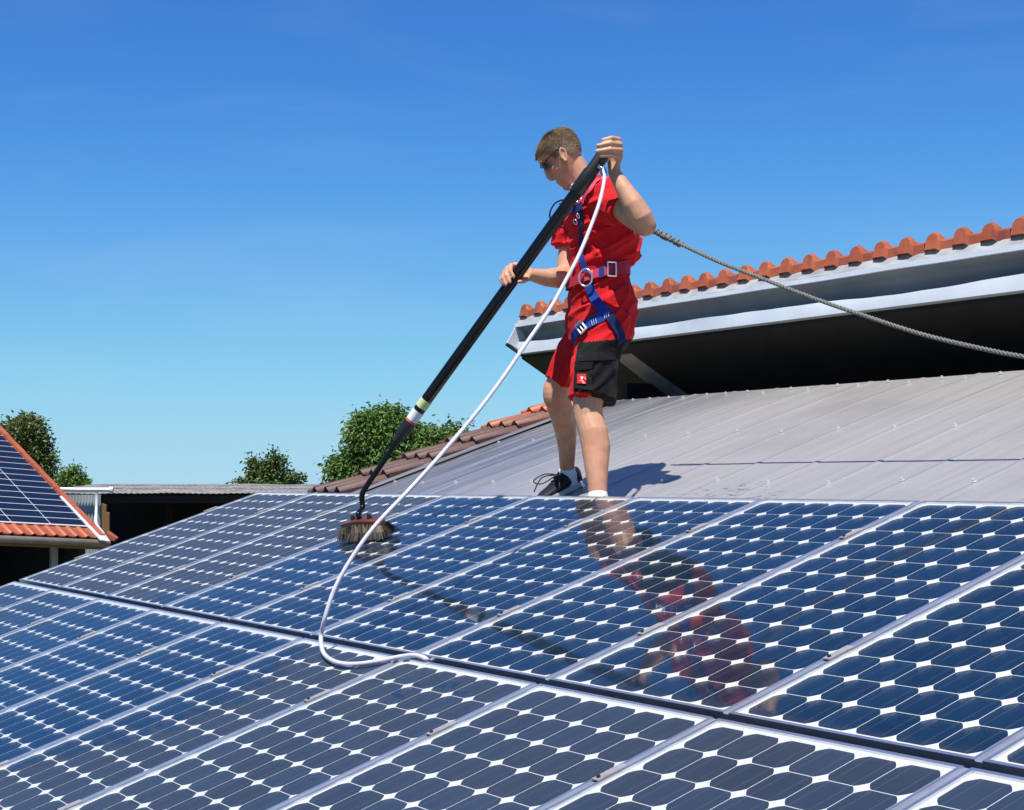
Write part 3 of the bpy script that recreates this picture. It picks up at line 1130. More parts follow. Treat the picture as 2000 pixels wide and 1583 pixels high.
LEAF_A = leaf_mat('walnut leaves', (0.05, 0.10, 0.018), (0.11, 0.20, 0.034), (0.18, 0.29, 0.065))
LEAF_B = leaf_mat('olive green leaves', (0.06, 0.088, 0.022), (0.13, 0.165, 0.042), (0.25, 0.27, 0.10))
LEAF_C = leaf_mat('dark broad leaves', (0.035, 0.062, 0.016), (0.09, 0.14, 0.03), (0.18, 0.235, 0.065))
tree('walnut_tree', 'dense bright green tree with drooping leaves behind the brown tiled roof edge', 52,
     [(742, 868, 58, 72, 0), (715, 838, 30, 42, -.3), (690, 925, 48, 48, 0), (800, 880, 48, 58, .3), (842, 880, 30, 45, 0), (885, 868, 26, 40, .3), (780, 935, 100, 60, 0), (760, 822, 40, 28, 0)],
     0.17, 900, 40, LEAF_A, 0.9, 3)
tree('broadleaf_tree', 'tall olive green tree behind the left tiled roof', 62,
     [(28, 866, 40, 52, 0), (66, 872, 34, 58, 0), (80, 912, 30, 40, 0), (92, 945, 24, 26, 0), (30, 935, 55, 50, 0), (-30, 890, 60, 70, 1), (50, 840, 34, 30, 0)],
     0.15, 620, 30, LEAF_B, 0.1, 5, 1.8)
tree('round_bush', 'small dark green bush top showing above the shed roof', 58,
     [(141, 928, 16, 16, 0), (154, 940, 18, 10, 0), (125, 944, 18, 12, 0), (140, 950, 34, 14, 0)],
     0.13, 90, 26, LEAF_A, 0.1, 8, 1.8)
tree('spindly_tree', 'spindly young tree with thin top shoots above the shed roof', 55,
     [(512, 930, 30, 20, 0), (536, 893, 5, 15, 0), (534, 905, 8, 14, 0), (548, 903, 8, 7, .1), (520, 912, 16, 10, 0), (494, 902, 5, 8, 0), (505, 908, 6, 5, 0), (545, 925, 14, 12, 0), (573, 933, 10, 10, 0), (586, 938, 6, 4, 0), (565, 942, 16, 8, 0), (470, 944, 14, 5, 0), (520, 950, 52, 14, 0)],
     0.13, 200, 16, LEAF_C, 0.3, 11, 1.7)


# ------------------------------------------------------------------ the worker
def J(x, y, d):
    return at(x, y, d)


FG = Vector((FWD.x, FWD.y, 0)).normalized()
Z = Vector((0, 0, 1))
MO = P(3.3, 1.85, WM)                         # where he stands


def skin_mat(name, c0, c1):
    M_ = Mat(name, c0, 0.48, 0.0, 0.35)
    f = M_.noise(M_.coord('Object'), 22, 5)
    g_ = M_.noise(M_.coord('Object'), 6, 3)
    c_ = M_.mix(M_.math('MULTIPLY', M_.step(g_, 0.45, 0.7), 0.5), M_.ramp(f, [(0.3, c0), (0.7, c1)]), (0.56, 0.225, 0.14))
    sp_ = M_.noise(M_.coord('Object'), 140, 2)
    c_ = M_.mix(M_.math('MULTIPLY', M_.step(sp_, 0.62, 0.72), 0.25), c_, (0.30, 0.13, 0.07))
    M_.color(c_)
    M_.bump(M_.noise(M_.coord('Object'), 120, 4), 0.15, 0.003)
    M_.b.inputs['Subsurface Weight'].default_value = 0.10
    M_.b.inputs['Subsurface Radius'].default_value = (0.012, 0.005, 0.003)
    M_.b.inputs['Subsurface Scale'].default_value = 1.0
    return M_.m


def cloth_mat(name, c0, c1, rough=0.85):
    M_ = Mat(name, c0, rough, 0.0, 0.2)
    co = M_.coord('Object')
    f = M_.noise(co, 9, 5)
    M_.color(M_.ramp(f, [(0.3, c0), (0.7, c1)]))
    h = M_.math('ADD', M_.math('MULTIPLY', M_.noise(M_.coord('Object', (1, 1, 0.6)), 28, 4), 1.0), M_.math('MULTIPLY', M_.noise(co, 420, 2), 0.12))
    M_.bump(h, 0.35, 0.006)
    M_.b.inputs['Sheen Weight'].default_value = 0.04
    return M_.m


SKIN = skin_mat('tanned skin', (0.52, 0.265, 0.155), (0.63, 0.345, 0.215))
RED = cloth_mat('red work shirt', (0.56, 0.008, 0.013), (0.64, 0.012, 0.018))
RED2 = cloth_mat('red work shorts', (0.54, 0.008, 0.012), (0.62, 0.011, 0.016))
BLACKCLOTH = cloth_mat('black canvas', (0.004, 0.004, 0.0045), (0.009, 0.009, 0.010))
SOCK = cloth_mat('white knit', (0.70, 0.69, 0.68), (0.80, 0.79, 0.78))
SHOE = cloth_mat('black shoe leather', (0.010, 0.010, 0.012), (0.022, 0.021, 0.022), 0.5)
SOLE = Mat('cream rubber sole', (0.55, 0.53, 0.46), 0.7).m
PINK = cloth_mat('pink red webbing', (0.55, 0.045, 0.09), (0.68, 0.075, 0.13), 0.7)
BLUE = cloth_mat('blue webbing', (0.012, 0.035, 0.24), (0.022, 0.055, 0.32), 0.7)
NAVY = cloth_mat('navy webbing', (0.008, 0.014, 0.07), (0.014, 0.022, 0.10), 0.7)
WHITE = Mat('white mark', (0.8, 0.8, 0.8), 0.6).m

person = empty('person', MO, label='man in red shirt and shorts with a harness, washing the panels with a long brush', cat='person')


def remesh(name, mb, voxel, it, mat, parent, disp=None, origin=None):
    o = origin or MO
    ob = bpy.data.objects.new('tmp', mb.mesh('tmp', [], o))
    col.objects.link(ob)
    rm = ob.modifiers.new('r', 'REMESH')
    rm.mode = 'VOXEL'
    rm.voxel_size = voxel
    sm = ob.modifiers.new('s', 'SMOOTH')
    sm.factor = 0.5
    sm.iterations = it
    dg = bpy.context.evaluated_depsgraph_get()
    me = bpy.data.meshes.new_from_object(ob.evaluated_get(dg))
    bpy.data.objects.remove(ob)
    me.name = name
    if disp:
        ns = [v.normal.copy() for v in me.vertices]
        for v, n_ in zip(me.vertices, ns):
            v.co += n_ * disp(v.co + o, n_)
    me.materials.clear()
    me.materials.append(mat)
    me.polygons.foreach_set('use_smooth', [True] * len(me.polygons))
    return link(name, me, parent)


def limb(mb, pts, hint=RGT, seg=18, caps='round'):
    """pts: (px, py, depth, r) or (px, py, depth, ra, rb); radii in metres"""
    c = [J(*p[:3]) for p in pts]
    r = [(p[3], p[4] if len(p) > 4 else p[3]) for p in pts]
    mb.tube(c, r, hint=hint, seg=seg, caps=caps)


def pxr(px, d=7.9):
    return px * d / F_PX


# ---- head
HA = R(43)
FHd = (-RGT * math.cos(HA) - Z * math.sin(HA) + FG * 0.06).normalized()
UHd = (-RGT * math.sin(HA) + Z * math.cos(HA))
UHd = (UHd - FHd * UHd.dot(FHd)).normalized()
LHd = FHd.cross(UHd)
if LHd.dot(FG) > 0:
    LHd = -LHd
HE0 = J(1097, 311, 7.93)
HSC = 1.05


def H(f, l, u):
    return HE0 + (FHd * f + LHd * l + UHd * u) * HSC


SL = [(-0.118, 0.070, 0.030, 0.016), (-0.112, 0.079, 0.012, 0.028), (-0.100, 0.085, -0.005, 0.038), (-0.088, 0.079, -0.022, 0.047),
      (-0.077, 0.087, -0.035, 0.052), (-0.070, 0.081, -0.045, 0.055), (-0.063, 0.089, -0.054, 0.058), (-0.052, 0.084, -0.068, 0.062),
      (-0.040, 0.084, -0.080, 0.066), (-0.020, 0.082, -0.096, 0.070), (0.0, 0.080, -0.108, 0.073), (0.020, 0.076, -0.114, 0.075),
      (0.035, 0.079, -0.117, 0.076), (0.047, 0.088, -0.118, 0.077), (0.065, 0.087, -0.117, 0.077), (0.085, 0.080, -0.112, 0.075),
      (0.103, 0.064, -0.100, 0.068), (0.117, 0.040, -0.080, 0.054), (0.127, 0.010, -0.052, 0.034), (0.131, -0.012, -0.030, 0.014)]


SL = [((0.05 + (u - 0.05) * 0.90) if u > 0.05 else u * (1.06 if u < -0.06 else 1.0), a + (0.004 if u < -0.06 else 0), b, w) for (u, a, b, w) in SL]


def head_ring(u, fr_, bk, hw_, grow=0.0, n=28):
    c = (fr_ + bk) / 2
    a = (fr_ - bk) / 2 + grow
    out = []
    for k in range(n):
        t = 2 * math.pi * k / n
        ct, st = math.cos(t), math.sin(t)
        e = 0.86
        x = math.copysign(abs(ct) ** e, ct) * a
        wid = hw_ + grow
        if ct > 0:
            wid *= 1 - 0.16 * ct ** 1.5
        y = math.copysign(abs(st) ** e, st) * wid
        out.append((c + x, y))
    return out


body = MB()
n_ = 28
vv_, ff_ = [], []
for (u, a, b, w) in SL:
    vv_ += [H(x, y, u) for x, y in head_ring(u, a, b, w)]
for i in range(len(SL) - 1):
    for k in range(n_):
        ff_.append((i * n_ + k, i * n_ + (k + 1) % n_, (i + 1) * n_ + (k + 1) % n_, (i + 1) * n_ + k))
ff_ += [tuple(range(n_ - 1, -1, -1)), tuple((len(SL) - 1) * n_ + k for k in range(n_))]
body.add(vv_, ff_)
# nose, brow, lips, ears
body.tube([H(0.076, 0, 0.034), H(0.084, 0, 0.008), H(0.091, 0, -0.020), H(0.089, 0, -0.035)], [(0.008, 0.008), (0.0095, 0.015), (0.0125, 0.020), (0.012, 0.018)], hint=LHd, seg=12, caps='round')
for s_ in (-1, 1):
    body.ellipsoid(H(0.089, 0.012 * s_, -0.036), FHd * 0.012, LHd * 0.008, UHd * 0.009)
    body.ellipsoid(H(0.078, 0.030 * s_, 0.048), FHd * 0.011, LHd * 0.026, UHd * 0.009)
    body.ellipsoid(H(0.050, 0.044 * s_, -0.015), FHd * 0.026, LHd * 0.018, UHd * 0.026)
    ear = H(-0.012, 0.085 * s_, -0.002)
    eu, ef = (UHd * 0.030 - FHd * 0.008) * HSC, (FHd * 0.0155 - UHd * 0.002) * HSC
    for k in range(14):
        t0, t1 = 2 * math.pi * k / 14, 2 * math.pi * (k + 1) / 14
        q0 = ear + eu * math.sin(t0) + ef * math.cos(t0) * (1 if math.sin(t0) > -0.3 else 0.75)
        q1 = ear + eu * math.sin(t1) + ef * math.cos(t1) * (1 if math.sin(t1) > -0.3 else 0.75)
        body.tube([q0, q1], 0.0048, seg=8, caps='round')
    body.ellipsoid(ear - LHd * s_ * 0.008, ef * 1.0, LHd * 0.006, eu * 1.0)
    body.ellipsoid(H(0.004, 0.078 * s_, -0.006), FHd * 0.006, LHd * 0.007, UHd * 0.009)
body.ellipsoid(H(0.080, 0, -0.063), FHd * 0.013, LHd * 0.024, UHd * 0.006)
body.ellipsoid(H(0.078, 0, -0.078), FHd * 0.012, LHd * 0.021, UHd * 0.0065)
# neck and torso core
limb(body, [(1117, 318, 7.93, .060, .062), (1130, 340, 7.93, .060, .062), (1145, 362, 7.93, .064, .066), (1152, 385, 7.93, .09, .10)])
limb(body, [(1156, 392, 7.93, .10, .15), (1165, 440, 7.93, .13, .14), (1170, 500, 7.92, .12, .12), (1170, 560, 7.92, .12, .12), (1172, 610, 7.92, .13, .13)])
# left arm (near side), raised to the end of the pole
limb(body, [(1190, 388, 7.77, .062), (1214, 404, 7.66, .060), (1238, 424, 7.57, .056), (1259, 441, 7.50, .050)])
limb(body, [(1261, 441, 7.49, .049), (1252, 424, 7.475, .0535), (1236, 398, 7.475, .050), (1217, 367, 7.49, .038), (1200, 338, 7.515, .029), (1199, 322, 7.52, .029, .024)])
limb(body, [(1199, 324, 7.52, .027, .020), (1203, 305, 7.515, .033, .020), (1202, 286, 7.515, .034, .017)], hint=RGT)
for pts in ([(1203, 277, 7.52), (1209, 273, 7.475), (1194, 270, 7.437), (1178, 274, 7.436)],
            [(1205, 286, 7.52), (1212, 283, 7.468), (1192, 280, 7.43), (1168, 285, 7.430)],
            [(1205, 296, 7.52), (1213, 294, 7.466), (1192, 292, 7.428), (1166, 296, 7.430)],
            [(1203, 307, 7.52), (1210, 305, 7.470), (1193, 304, 7.436), (1174, 305, 7.436)]):
    limb(body, [(*pts[0], .0122), (*pts[1], .0128), (*pts[2], .0120), (*pts[3], .0098)], seg=10)
limb(body, [(1199, 320, 7.53, .014), (1186, 312, 7.545, .0125), (1176, 303, 7.548, .011), (1172, 296, 7.54, .009)], seg=10)
# right arm (far side), hand half way down the pole
limb(body, [(1128, 410, 8.05, .065), (1118, 450, 8.04, .055), (1110, 500, 8.0, .050), (1106, 535, 7.965, .049)])
limb(body, [(1106, 538, 7.965, .049), (1090, 543, 7.89, .050), (1066, 543, 7.82, .041), (1046, 539, 7.775, .033), (1033, 537, 7.75, .030, .026)])
limb(body, [(1035, 537, 7.75, .032, .022), (1020, 533, 7.738, .040, .020), (1003, 529, 7.722, .042, .017)], hint=Z)
for pts in ([(1010, 520, 7.722), (998, 519, 7.672), (997, 530, 7.618), (1003, 541, 7.609)],
            [(1005, 525, 7.722), (990, 524, 7.672), (989, 538, 7.620), (996, 551, 7.609)],
            [(1001, 532, 7.722), (985, 531, 7.676), (983, 544, 7.626), (988, 556, 7.614)],
            [(997, 540, 7.722), (981, 539, 7.682), (979, 547, 7.640), (983, 555, 7.626)]):
    limb(body, [(*pts[0], .0115), (*pts[1], .0118), (*pts[2], .0108), (*pts[3], .009)], seg=10)
limb(body, [(1030, 540, 7.738, .015), (1029, 545, 7.70, .013), (1023, 549, 7.655, .012), (1014, 551, 7.632, .0095)], seg=10)
# legs
limb(body, [(1178, 620, 7.84, .095), (1160, 710, 7.77, .085), (1150, 770, 7.72, pxr(32)), (1148, 792, 7.70, pxr(28)), (1150, 815, 7.69, pxr(27.5)), (1159, 845, 7.66, pxr(28)),
            (1164, 875, 7.64, pxr(27.5), pxr(25)), (1165, 915, 7.61, pxr(22.5)), (1167, 950, 7.585, pxr(18.5)), (1168, 985, 7.565, pxr(17))])
limb(body, [(1150, 622, 8.0, .07), (1122, 695, 8.03, .056), (1094, 740, 8.06, pxr(22)), (1086, 772, 8.09, pxr(26.5)), (1095, 802, 8.13, pxr(25)), (1103, 832, 8.19, pxr(23.5)),
            (1106, 853, 8.23, pxr(21)), (1107.5, 882, 8.27, pxr(17.5)), (1107.5, 912, 8.31, pxr(15.3)), (1110, 940, 8.34, pxr(15))])
body.ellipsoid(J(1080, 768, 8.08), RGT * .050, FG * .055, Z * .085)
body.ellipsoid(J(1147, 808, 7.685), RGT * .050, FG * .056, Z * .085)
remesh('body', body, 0.0042, 3, SKIN, person)

# ---- hair: cropped, a cap of fine strands
HL = [(-0.14, -0.035), (-0.06, -0.028), (-0.038, -0.015), (-0.030, 0.030), (0.004, 0.034), (0.010, 0.004), (0.022, 0.004), (0.030, 0.040), (0.050, 0.066), (0.075, 0.078), (0.2, 0.078)]


def hairline(f):
    for (a, b), (c, d) in zip(HL, HL[1:]):
        if a <= f <= c:
            return b + (d - b) * (f - a) / (c - a)
    return 0.08


hm = MB()
ring = []
SL2 = []
for i in range(len(SL) - 1):
    for q in range(3):
        t = q / 3
        SL2.append(tuple(SL[i][k] * (1 - t) + SL[i + 1][k] * t for k in range(4)))
SL2.append(SL[-1])
SL2.append((SL[-1][0] + 0.002, -0.018, -0.024, 0.004))
NR = 56
grid = []
for (u, a, b, w) in SL2:
    grid.append([(x, y, u) for x, y in head_ring(u, a, b, w, 0.003, NR)])
keep = []
for i in range(len(grid) - 1):
    for k in range(NR):
        quad = [grid[i][k], grid[i][(k + 1) % NR], grid[i + 1][(k + 1) % NR], grid[i + 1][k]]
        cf = sum(q[0] for q in quad) / 4
        cu = sum(q[2] for q in quad) / 4
        if cu > hairline(cf) and cu > -0.05:
            keep.append(quad)
for quad in keep:
    hm.add([H(*q) for q in quad], [(0, 1, 2, 3)])
hr = random.Random(4)
cen = Vector((-0.015, 0, 0.02))
for _ in range(26000):
    q = hr.choice(keep)
    s_, t_ = hr.random(), hr.random()
    a = Vector(q[0]).lerp(Vector(q[1]), s_).lerp(Vector(q[3]).lerp(Vector(q[2]), s_), t_)
    nrm = (a - cen).normalized()
    topness = max(0, min(1, (a.z - 0.05) / 0.05))
    lenf = 0.007 + 0.011 * topness
    comb = Vector((-0.25 + 1.1 * topness * (0.5 + a.x / 0.12), 0.1 * a.y / 0.07, -1.0 + 0.7 * topness))
    comb = comb - nrm * comb.dot(nrm)
    dr = comb.normalized() + nrm * 0.42 + Vector((hr.gauss(0, .28), hr.gauss(0, .28), hr.gauss(0, .28)))
    dr = dr.normalized() * lenf * hr.uniform(0.7, 1.3)
    sd = dr.cross(nrm).normalized() * 0.0008
    b_ = a - dr * 0.3 + nrm * 0.0005
    hm.add([H(*(b_ - sd)), H(*(b_ + sd)), H(*(a + dr * 0.7 + nrm * 0.0022))], [(0, 1, 2)])
HM = Mat('short brown hair', (0.1, 0.06, 0.035), 0.5, 0, 0.4)
HM.color(HM.ramp(HM.noise(HM.coord('Object'), 45, 6, 0.7), [(0.3, (0.20, 0.128, 0.075)), (0.55, (0.34, 0.23, 0.14)), (0.75, (0.50, 0.37, 0.25))]))
hm.build('hair', HM.m, person, MO, fix=False)

# ---- sunglasses
sg_ = MB()
for s_ in (-1, 1):
    sg_.tube([H(-0.022, 0.080 * s_, 0.026), H(-0.012, 0.083 * s_, 0.037), H(0.03, 0.081 * s_, 0.036), H(0.070, 0.075 * s_, 0.033)], [0.0025, 0.0028, 0.003, 0.0042], seg=8)
    sg_.tube([H(0.070, 0.074 * s_, 0.034), H(0.081, 0.064 * s_, 0.038), H(0.093, 0.042 * s_, 0.040), H(0.096, 0.0, 0.036)], 0.003, seg=8)
glasses = sg_.build('sunglasses', Mat('brown glasses frame', (0.05, 0.02, 0.012), 0.3).m, person, MO, smooth='all')
LENS = Mat('dark lens', (0.006, 0.005, 0.008), 0.08, 0, 0.6).m
for s_ in (-1, 1):
    lm_ = MB()
    cols_ = [(0.066, 0.073), (0.074, 0.067), (0.082, 0.055), (0.087, 0.041), (0.090, 0.025), (0.089, 0.010)]
    vv_ = []
    for i, (f, l) in enumerate(cols_):
        hh = 0.018 - 0.003 * abs(i - 2.5)
        for du in (0.036, 0.036 - hh, 0.036 - 2 * hh):
            vv_.append(H(f - (0.004 if du < 0.0 else 0), l * s_, du))
    lm_.add(vv_, [(i * 3 + j, i * 3 + j + 1, (i + 1) * 3 + j + 1, (i + 1) * 3 + j) for i in range(5) for j in range(2)])
    lm_.build('lens', LENS, glasses, MO, smooth='all', fix=False)

# ---- shirt
sh = MB()


def torso(mb, rows):
    c = [J(cx, y, d) for (y, cx, hw_, hd, d) in rows]
    r = [(pxr(hw_, d), hd) for (y, cx, hw_, hd, d) in rows]
    mb.tube(c, r, hint=RGT, seg=28, caps='flat')


torso(sh, [(350, 1146, 27, .068, 7.93), (358, 1150, 32, .085, 7.93), (368, 1157, 44, .145, 7.93), (384, 1160, 51, .185, 7.93), (410, 1161, 56, .195, 7.93), (440, 1167, 63, .18, 7.93),
           (455, 1174, 71, .172, 7.93), (470, 1179, 76, .165, 7.93), (490, 1176, 71, .16, 7.93), (508, 1169, 62, .155, 7.925), (530, 1168, 58, .15, 7.92), (556, 1168, 57, .15, 7.92)])
limb(sh, [(1168, 388, 7.83, .095), (1190, 396, 7.76, .094), (1221, 414, 7.645, .086)], caps='flat')
limb(sh, [(1140, 395, 8.03, .09), (1122, 425, 8.03, .075), (1110, 460, 8.02, .068), (1105, 484, 8.01, .070)], caps='flat')


def crease(x):
    return (1 - min(1.0, abs(x) * 3.2)) ** 1.4


def fold(p, n_):
    q = p - MO
    a, z, b = q.dot(RGT), q.z, q.dot(FG)
    w = noise.noise((a * 6, z * 6, b * 6 + 4.0)) * 0.35
    # pulls that run from the waist up towards the raised arm, and cross folds at the side
    s1 = noise.noise((a * 7.5 + z * 5.0 + w, z * 1.6 - a * 2.4, b * 4 + 2.0))
    s2 = noise.noise((a * 3.0 - z * 3.0, z * 15 - a * 7 + w, b * 6))
    s3 = noise.noise((a * 16, z * 13, b * 14))
    return 0.016 * crease(s1) + 0.013 * crease(s2) + 0.0035 * s3 - 0.008


shirt = remesh('shirt', sh, 0.0048, 2, RED, person, fold)
un = MB()
nc = [J(1123 + 18 * 0, 0, 1)]
cN = J(1139, 355, 7.93)
axN = (J(1122, 318, 7.93) - J(1145, 362, 7.93)).normalized()
aN = axN.cross(FG).normalized()
un.torus(cN, aN * 0.073, FG * 0.074, axN, 0.008, 28, 8)
un.build('undershirt_collar', SOCK, person, MO, smooth='all')

# ---- shorts
so = MB()
torso(so, [(546, 1168, 58, .152, 7.92), (560, 1171, 61, .16, 7.92), (585, 1176, 65, .17, 7.92), (608, 1179, 67, .175, 7.92), (635, 1173, 67, .175, 7.92), (660, 1164, 60, .16, 7.93), (680, 1158, 52, .14, 7.93)])
limb(so, [(1186, 612, 7.84, .125, .12), (1172, 665, 7.80, .117, .115), (1163, 700, 7.77, .110, .112), (1158, 740, 7.74, .112, .112), (1154, 783, 7.71, .113, .115)], caps='flat')
limb(so, [(1150, 615, 8.0, .115), (1138, 663, 8.02, .092), (1116, 702, 8.04, .082), (1091, 748, 8.06, .067, .078)], caps='flat')


def fold2(p, n_):
    q = p - MO
    a, z, b = q.dot(RGT), q.z, q.dot(FG)
    w = noise.noise((a * 6, z * 6, b * 6 + 4.0)) * 0.35
    s1 = noise.noise((a * 3 + z * 2, z * 11 - a * 9 + w, b * 5 + 9.0))
    s2 = noise.noise((a * 8 + w, z * 2.5, b * 7 + 3))
    s3 = noise.noise((a * 16, z * 12 + a * 5, b * 11))
    return 0.011 * crease(s1) + 0.008 * crease(s2) + 0.003 * s3 - 0.008


shorts = remesh('shorts', so, 0.0055, 1, RED2, person, fold2)


def inside(poly, x, y):
    c = False
    j = len(poly) - 1
    for i in range(len(poly)):
        xi, yi = poly[i]
        xj, yj = poly[j]
        if (yi > y) != (yj > y) and x < (xj - xi) * (y - yi) / (yj - yi) + xi:
            c = not c
        j = i
    return c


def face_patch(name, src, poly, off, mat, parent, cond=lambda p, n_: n_.dot(FWD) < 0.05):
    """cloth panel sewn onto a garment: the faces of the garment inside an outline, raised a little"""
    me = src.data
    keep_, remap = [], {}
    vv, ff = [], []
    for p in me.polygons:
        w = p.center + MO
        x, y = to_px(w)
        if cond(w, p.normal) and inside(poly, x, y):
            f = []
            for vi in p.vertices:
                if vi not in remap:
                    remap[vi] = len(vv)
                    vv.append(me.vertices[vi].co + me.vertices[vi].normal * off)
                f.append(remap[vi])
            ff.append(f)
    m2 = bpy.data.meshes.new(name)
    m2.from_pydata([tuple(v) for v in vv], [], ff)
    m2.materials.append(mat)
    m2.polygons.foreach_set('use_smooth', [True] * len(m2.polygons))
    o = link(name, m2, parent)
    so_ = o.modifiers.new('thick', 'SOLIDIFY')
    so_.thickness = 0.003
    return o


face_patch('side_panel', shorts, [(1130, 671), (1196, 664), (1240, 664), (1240, 800), (1156, 800), (1156, 768), (1121, 764), (1123, 715)], 0.004, BLACKCLOTH, shorts,
           lambda p, n_: (p - J(1160, 720, 7.76)).dot(FG) < 0.13 and (n_.dot(FWD) < 0.1 or n_.dot(RGT) > 0.3))

# surfaces to lay straps and patches on
dg = bpy.context.evaluated_depsgraph_get()
bvhs = []
for ob in (shirt, shorts):
    me = ob.data
    bvhs.append(BVHTree.FromPolygons([v.co + MO for v in me.vertices], [tuple(p.vertices) for p in me.polygons]))


def drop(x, y, which=None):
    best = None
    r = ray(x, y).normalized()
    for i, b in enumerate(bvhs):
        if which is not None and i != which:
            continue
        h = b.ray_cast(CAM, r)
        if h[0] is not None and (best is None or h[3] < best[2]):
            best = (h[0], h[1] if h[1].dot(r) < 0 else -h[1], h[3])
    return best


def ribbon(name, path, width, mat, parent, off=0.006, which=None, th=0.003, n=6):
    pts = []
    pv = cr([Vector((x, y, 0)) for x, y in path], n)
    for q in pv:
        h = drop(q.x, q.y, which)
        if h:
            pts.append((h[0] + h[1] * off, h[1]))
    # relax along the strap so it bridges folds
    P_ = [p for p, _ in pts]
    N_ = [k for _, k in pts]
    for _ in range(4):
        P_ = [P_[0]] + [P_[i] * 0.5 + (P_[i - 1] + P_[i + 1]) * 0.25 for i in range(1, len(P_) - 1)] + [P_[-1]]
        N_ = [N_[0]] + [(N_[i] * 0.5 + (N_[i - 1] + N_[i + 1]) * 0.25).normalized() for i in range(1, len(N_) - 1)] + [N_[-1]]
    rb = MB()
    vv, ff = [], []
    for i, p in enumerate(P_):
        t = (P_[min(i + 1, len(P_) - 1)] - P_[max(i - 1, 0)]).normalized()
        s_ = t.cross(N_[i]).normalized() * (width / 2)
        u_ = N_[i] * th
        vv += [p - s_, p + s_, p + s_ + u_, p - s_ + u_]
    for i in range(len(P_) - 1):
        for k in range(4):
            ff.append((i * 4 + k, i * 4 + (k + 1) % 4, (i + 1) * 4 + (k + 1) % 4, (i + 1) * 4 + k))
    ff += [(3, 2, 1, 0), tuple((len(P_) - 1) * 4 + k for k in range(4))]
    rb.add(vv, ff)
    return rb.build(name, mat, parent, MO)


def patch(name, quad, nx, ny, off, mat, parent, which, th=0.003):
    tl_, tr_, br_, bl_ = [Vector((*q, 0)) for q in quad]
    vv, ff = [], []
    pts = []
    for j in range(ny + 1):
        for i in range(nx + 1):
            q = tl_.lerp(tr_, i / nx).lerp(bl_.lerp(br_, i / nx), j / ny)
            h = drop(q.x, q.y, which)
            pts.append((h[0], h[1]) if h else pts[-1])
    n1 = sum((k for _, k in pts), Vector()).normalized()
    top = [p + n1 * (off + th) for p, _ in pts]
    bot = [p + n1 * (off - 0.004) for p, _ in pts]
    w = nx + 1
    m_ = MB()
    N2 = len(top)
    m_.add(top + bot, [(j * w + i, j * w + i + 1, (j + 1) * w + i + 1, (j + 1) * w + i) for j in range(ny) for i in range(nx)]
           + [(N2 + i, i, i + 1, N2 + i + 1) for i in range(nx)] + [(ny * w + i, N2 + ny * w + i, N2 + ny * w + i + 1, ny * w + i + 1) for i in range(nx)]
           + [(j * w, N2 + j * w, N2 + (j + 1) * w, (j + 1) * w) for j in range(ny)] + [(j * w + nx, (j + 1) * w + nx, N2 + (j + 1) * w + nx, N2 + j * w + nx) for j in range(ny)])
    return m_.build(name, mat, parent, MO)


POCKET = cloth_mat('black pocket cloth', (0.006, 0.006, 0.007), (0.013, 0.013, 0.014))
patch('pocket_flap', [(1130, 692), (1201, 688), (1202, 704), (1129, 708)], 6, 2, 0.012, POCKET, shorts, 1)
patch('phone_pocket', [(1127, 712), (1160, 711), (1157, 764), (1122, 760)], 4, 5, 0.010, POCKET, shorts, 1)
patch('phone_pocket_flap', [(1126, 710), (1162, 709), (1159, 723), (1126, 726)], 4, 2, 0.016, BLACKCLOTH, shorts, 1)
lg = patch('logo_patch', [(1130.5, 733), (1148, 733), (1147.5, 752), (1130, 751.5)], 3, 3, 0.016, Mat('red rubber badge', (0.62, 0.015, 0.012), 0.5).m, shorts, 1)
patch('logo_emblem', [(1136.5, 738), (1141.5, 738), (1140.5, 743.5), (1137.5, 743.5)], 1, 1, 0.0195, WHITE, lg, 1, 0.001)
patch('logo_emblem_foot', [(1134.5, 746), (1143.5, 746), (1143.5, 747.2), (1134.5, 747.2)], 1, 1, 0.0195, Mat('pale red mark', (0.75, 0.25, 0.22), 0.6).m, lg, 1, 0.001)
pole_c = J(1190, 500, 7.8)

# ---- harness
harness = empty('safety_harness', (0, 0, 0))
harness.parent = person
bc = J(1168, 541, 7.92)
bm_ = MB()
vv, ff = [], []
NB = 48
for k in range(NB):
    t = 2 * math.pi * k / NB
    ct, st = math.cos(t), math.sin(t)
    ra, rb_ = pxr(61.5), 0.163
    dirv = RGT * ct * ra + FG * st * rb_
    nd = (RGT * ct / ra + FG * st / rb_).normalized()
    c = bc + dirv + Z * (0.042 * ct)
    hgt = 0.022 + 0.012 * max(0, ct)
    for (o, z) in ((0, -hgt), (0.005, -hgt), (0.005, hgt), (0, hgt)):
        vv.append(c + nd * o + Z * z)
for k in range(NB):
    for j in range(4):
        ff.append((k * 4 + j, k * 4 + (j + 1) % 4, ((k + 1) % NB) * 4 + (j + 1) % 4, ((k + 1) % NB) * 4 + j))
bm_.add(vv, ff)
BELT = cloth_mat('dark pink belt', (0.42, 0.022, 0.05), (0.52, 0.035, 0.07), 0.75)
bm_.build('belt', BELT, harness, MO, smooth=True)


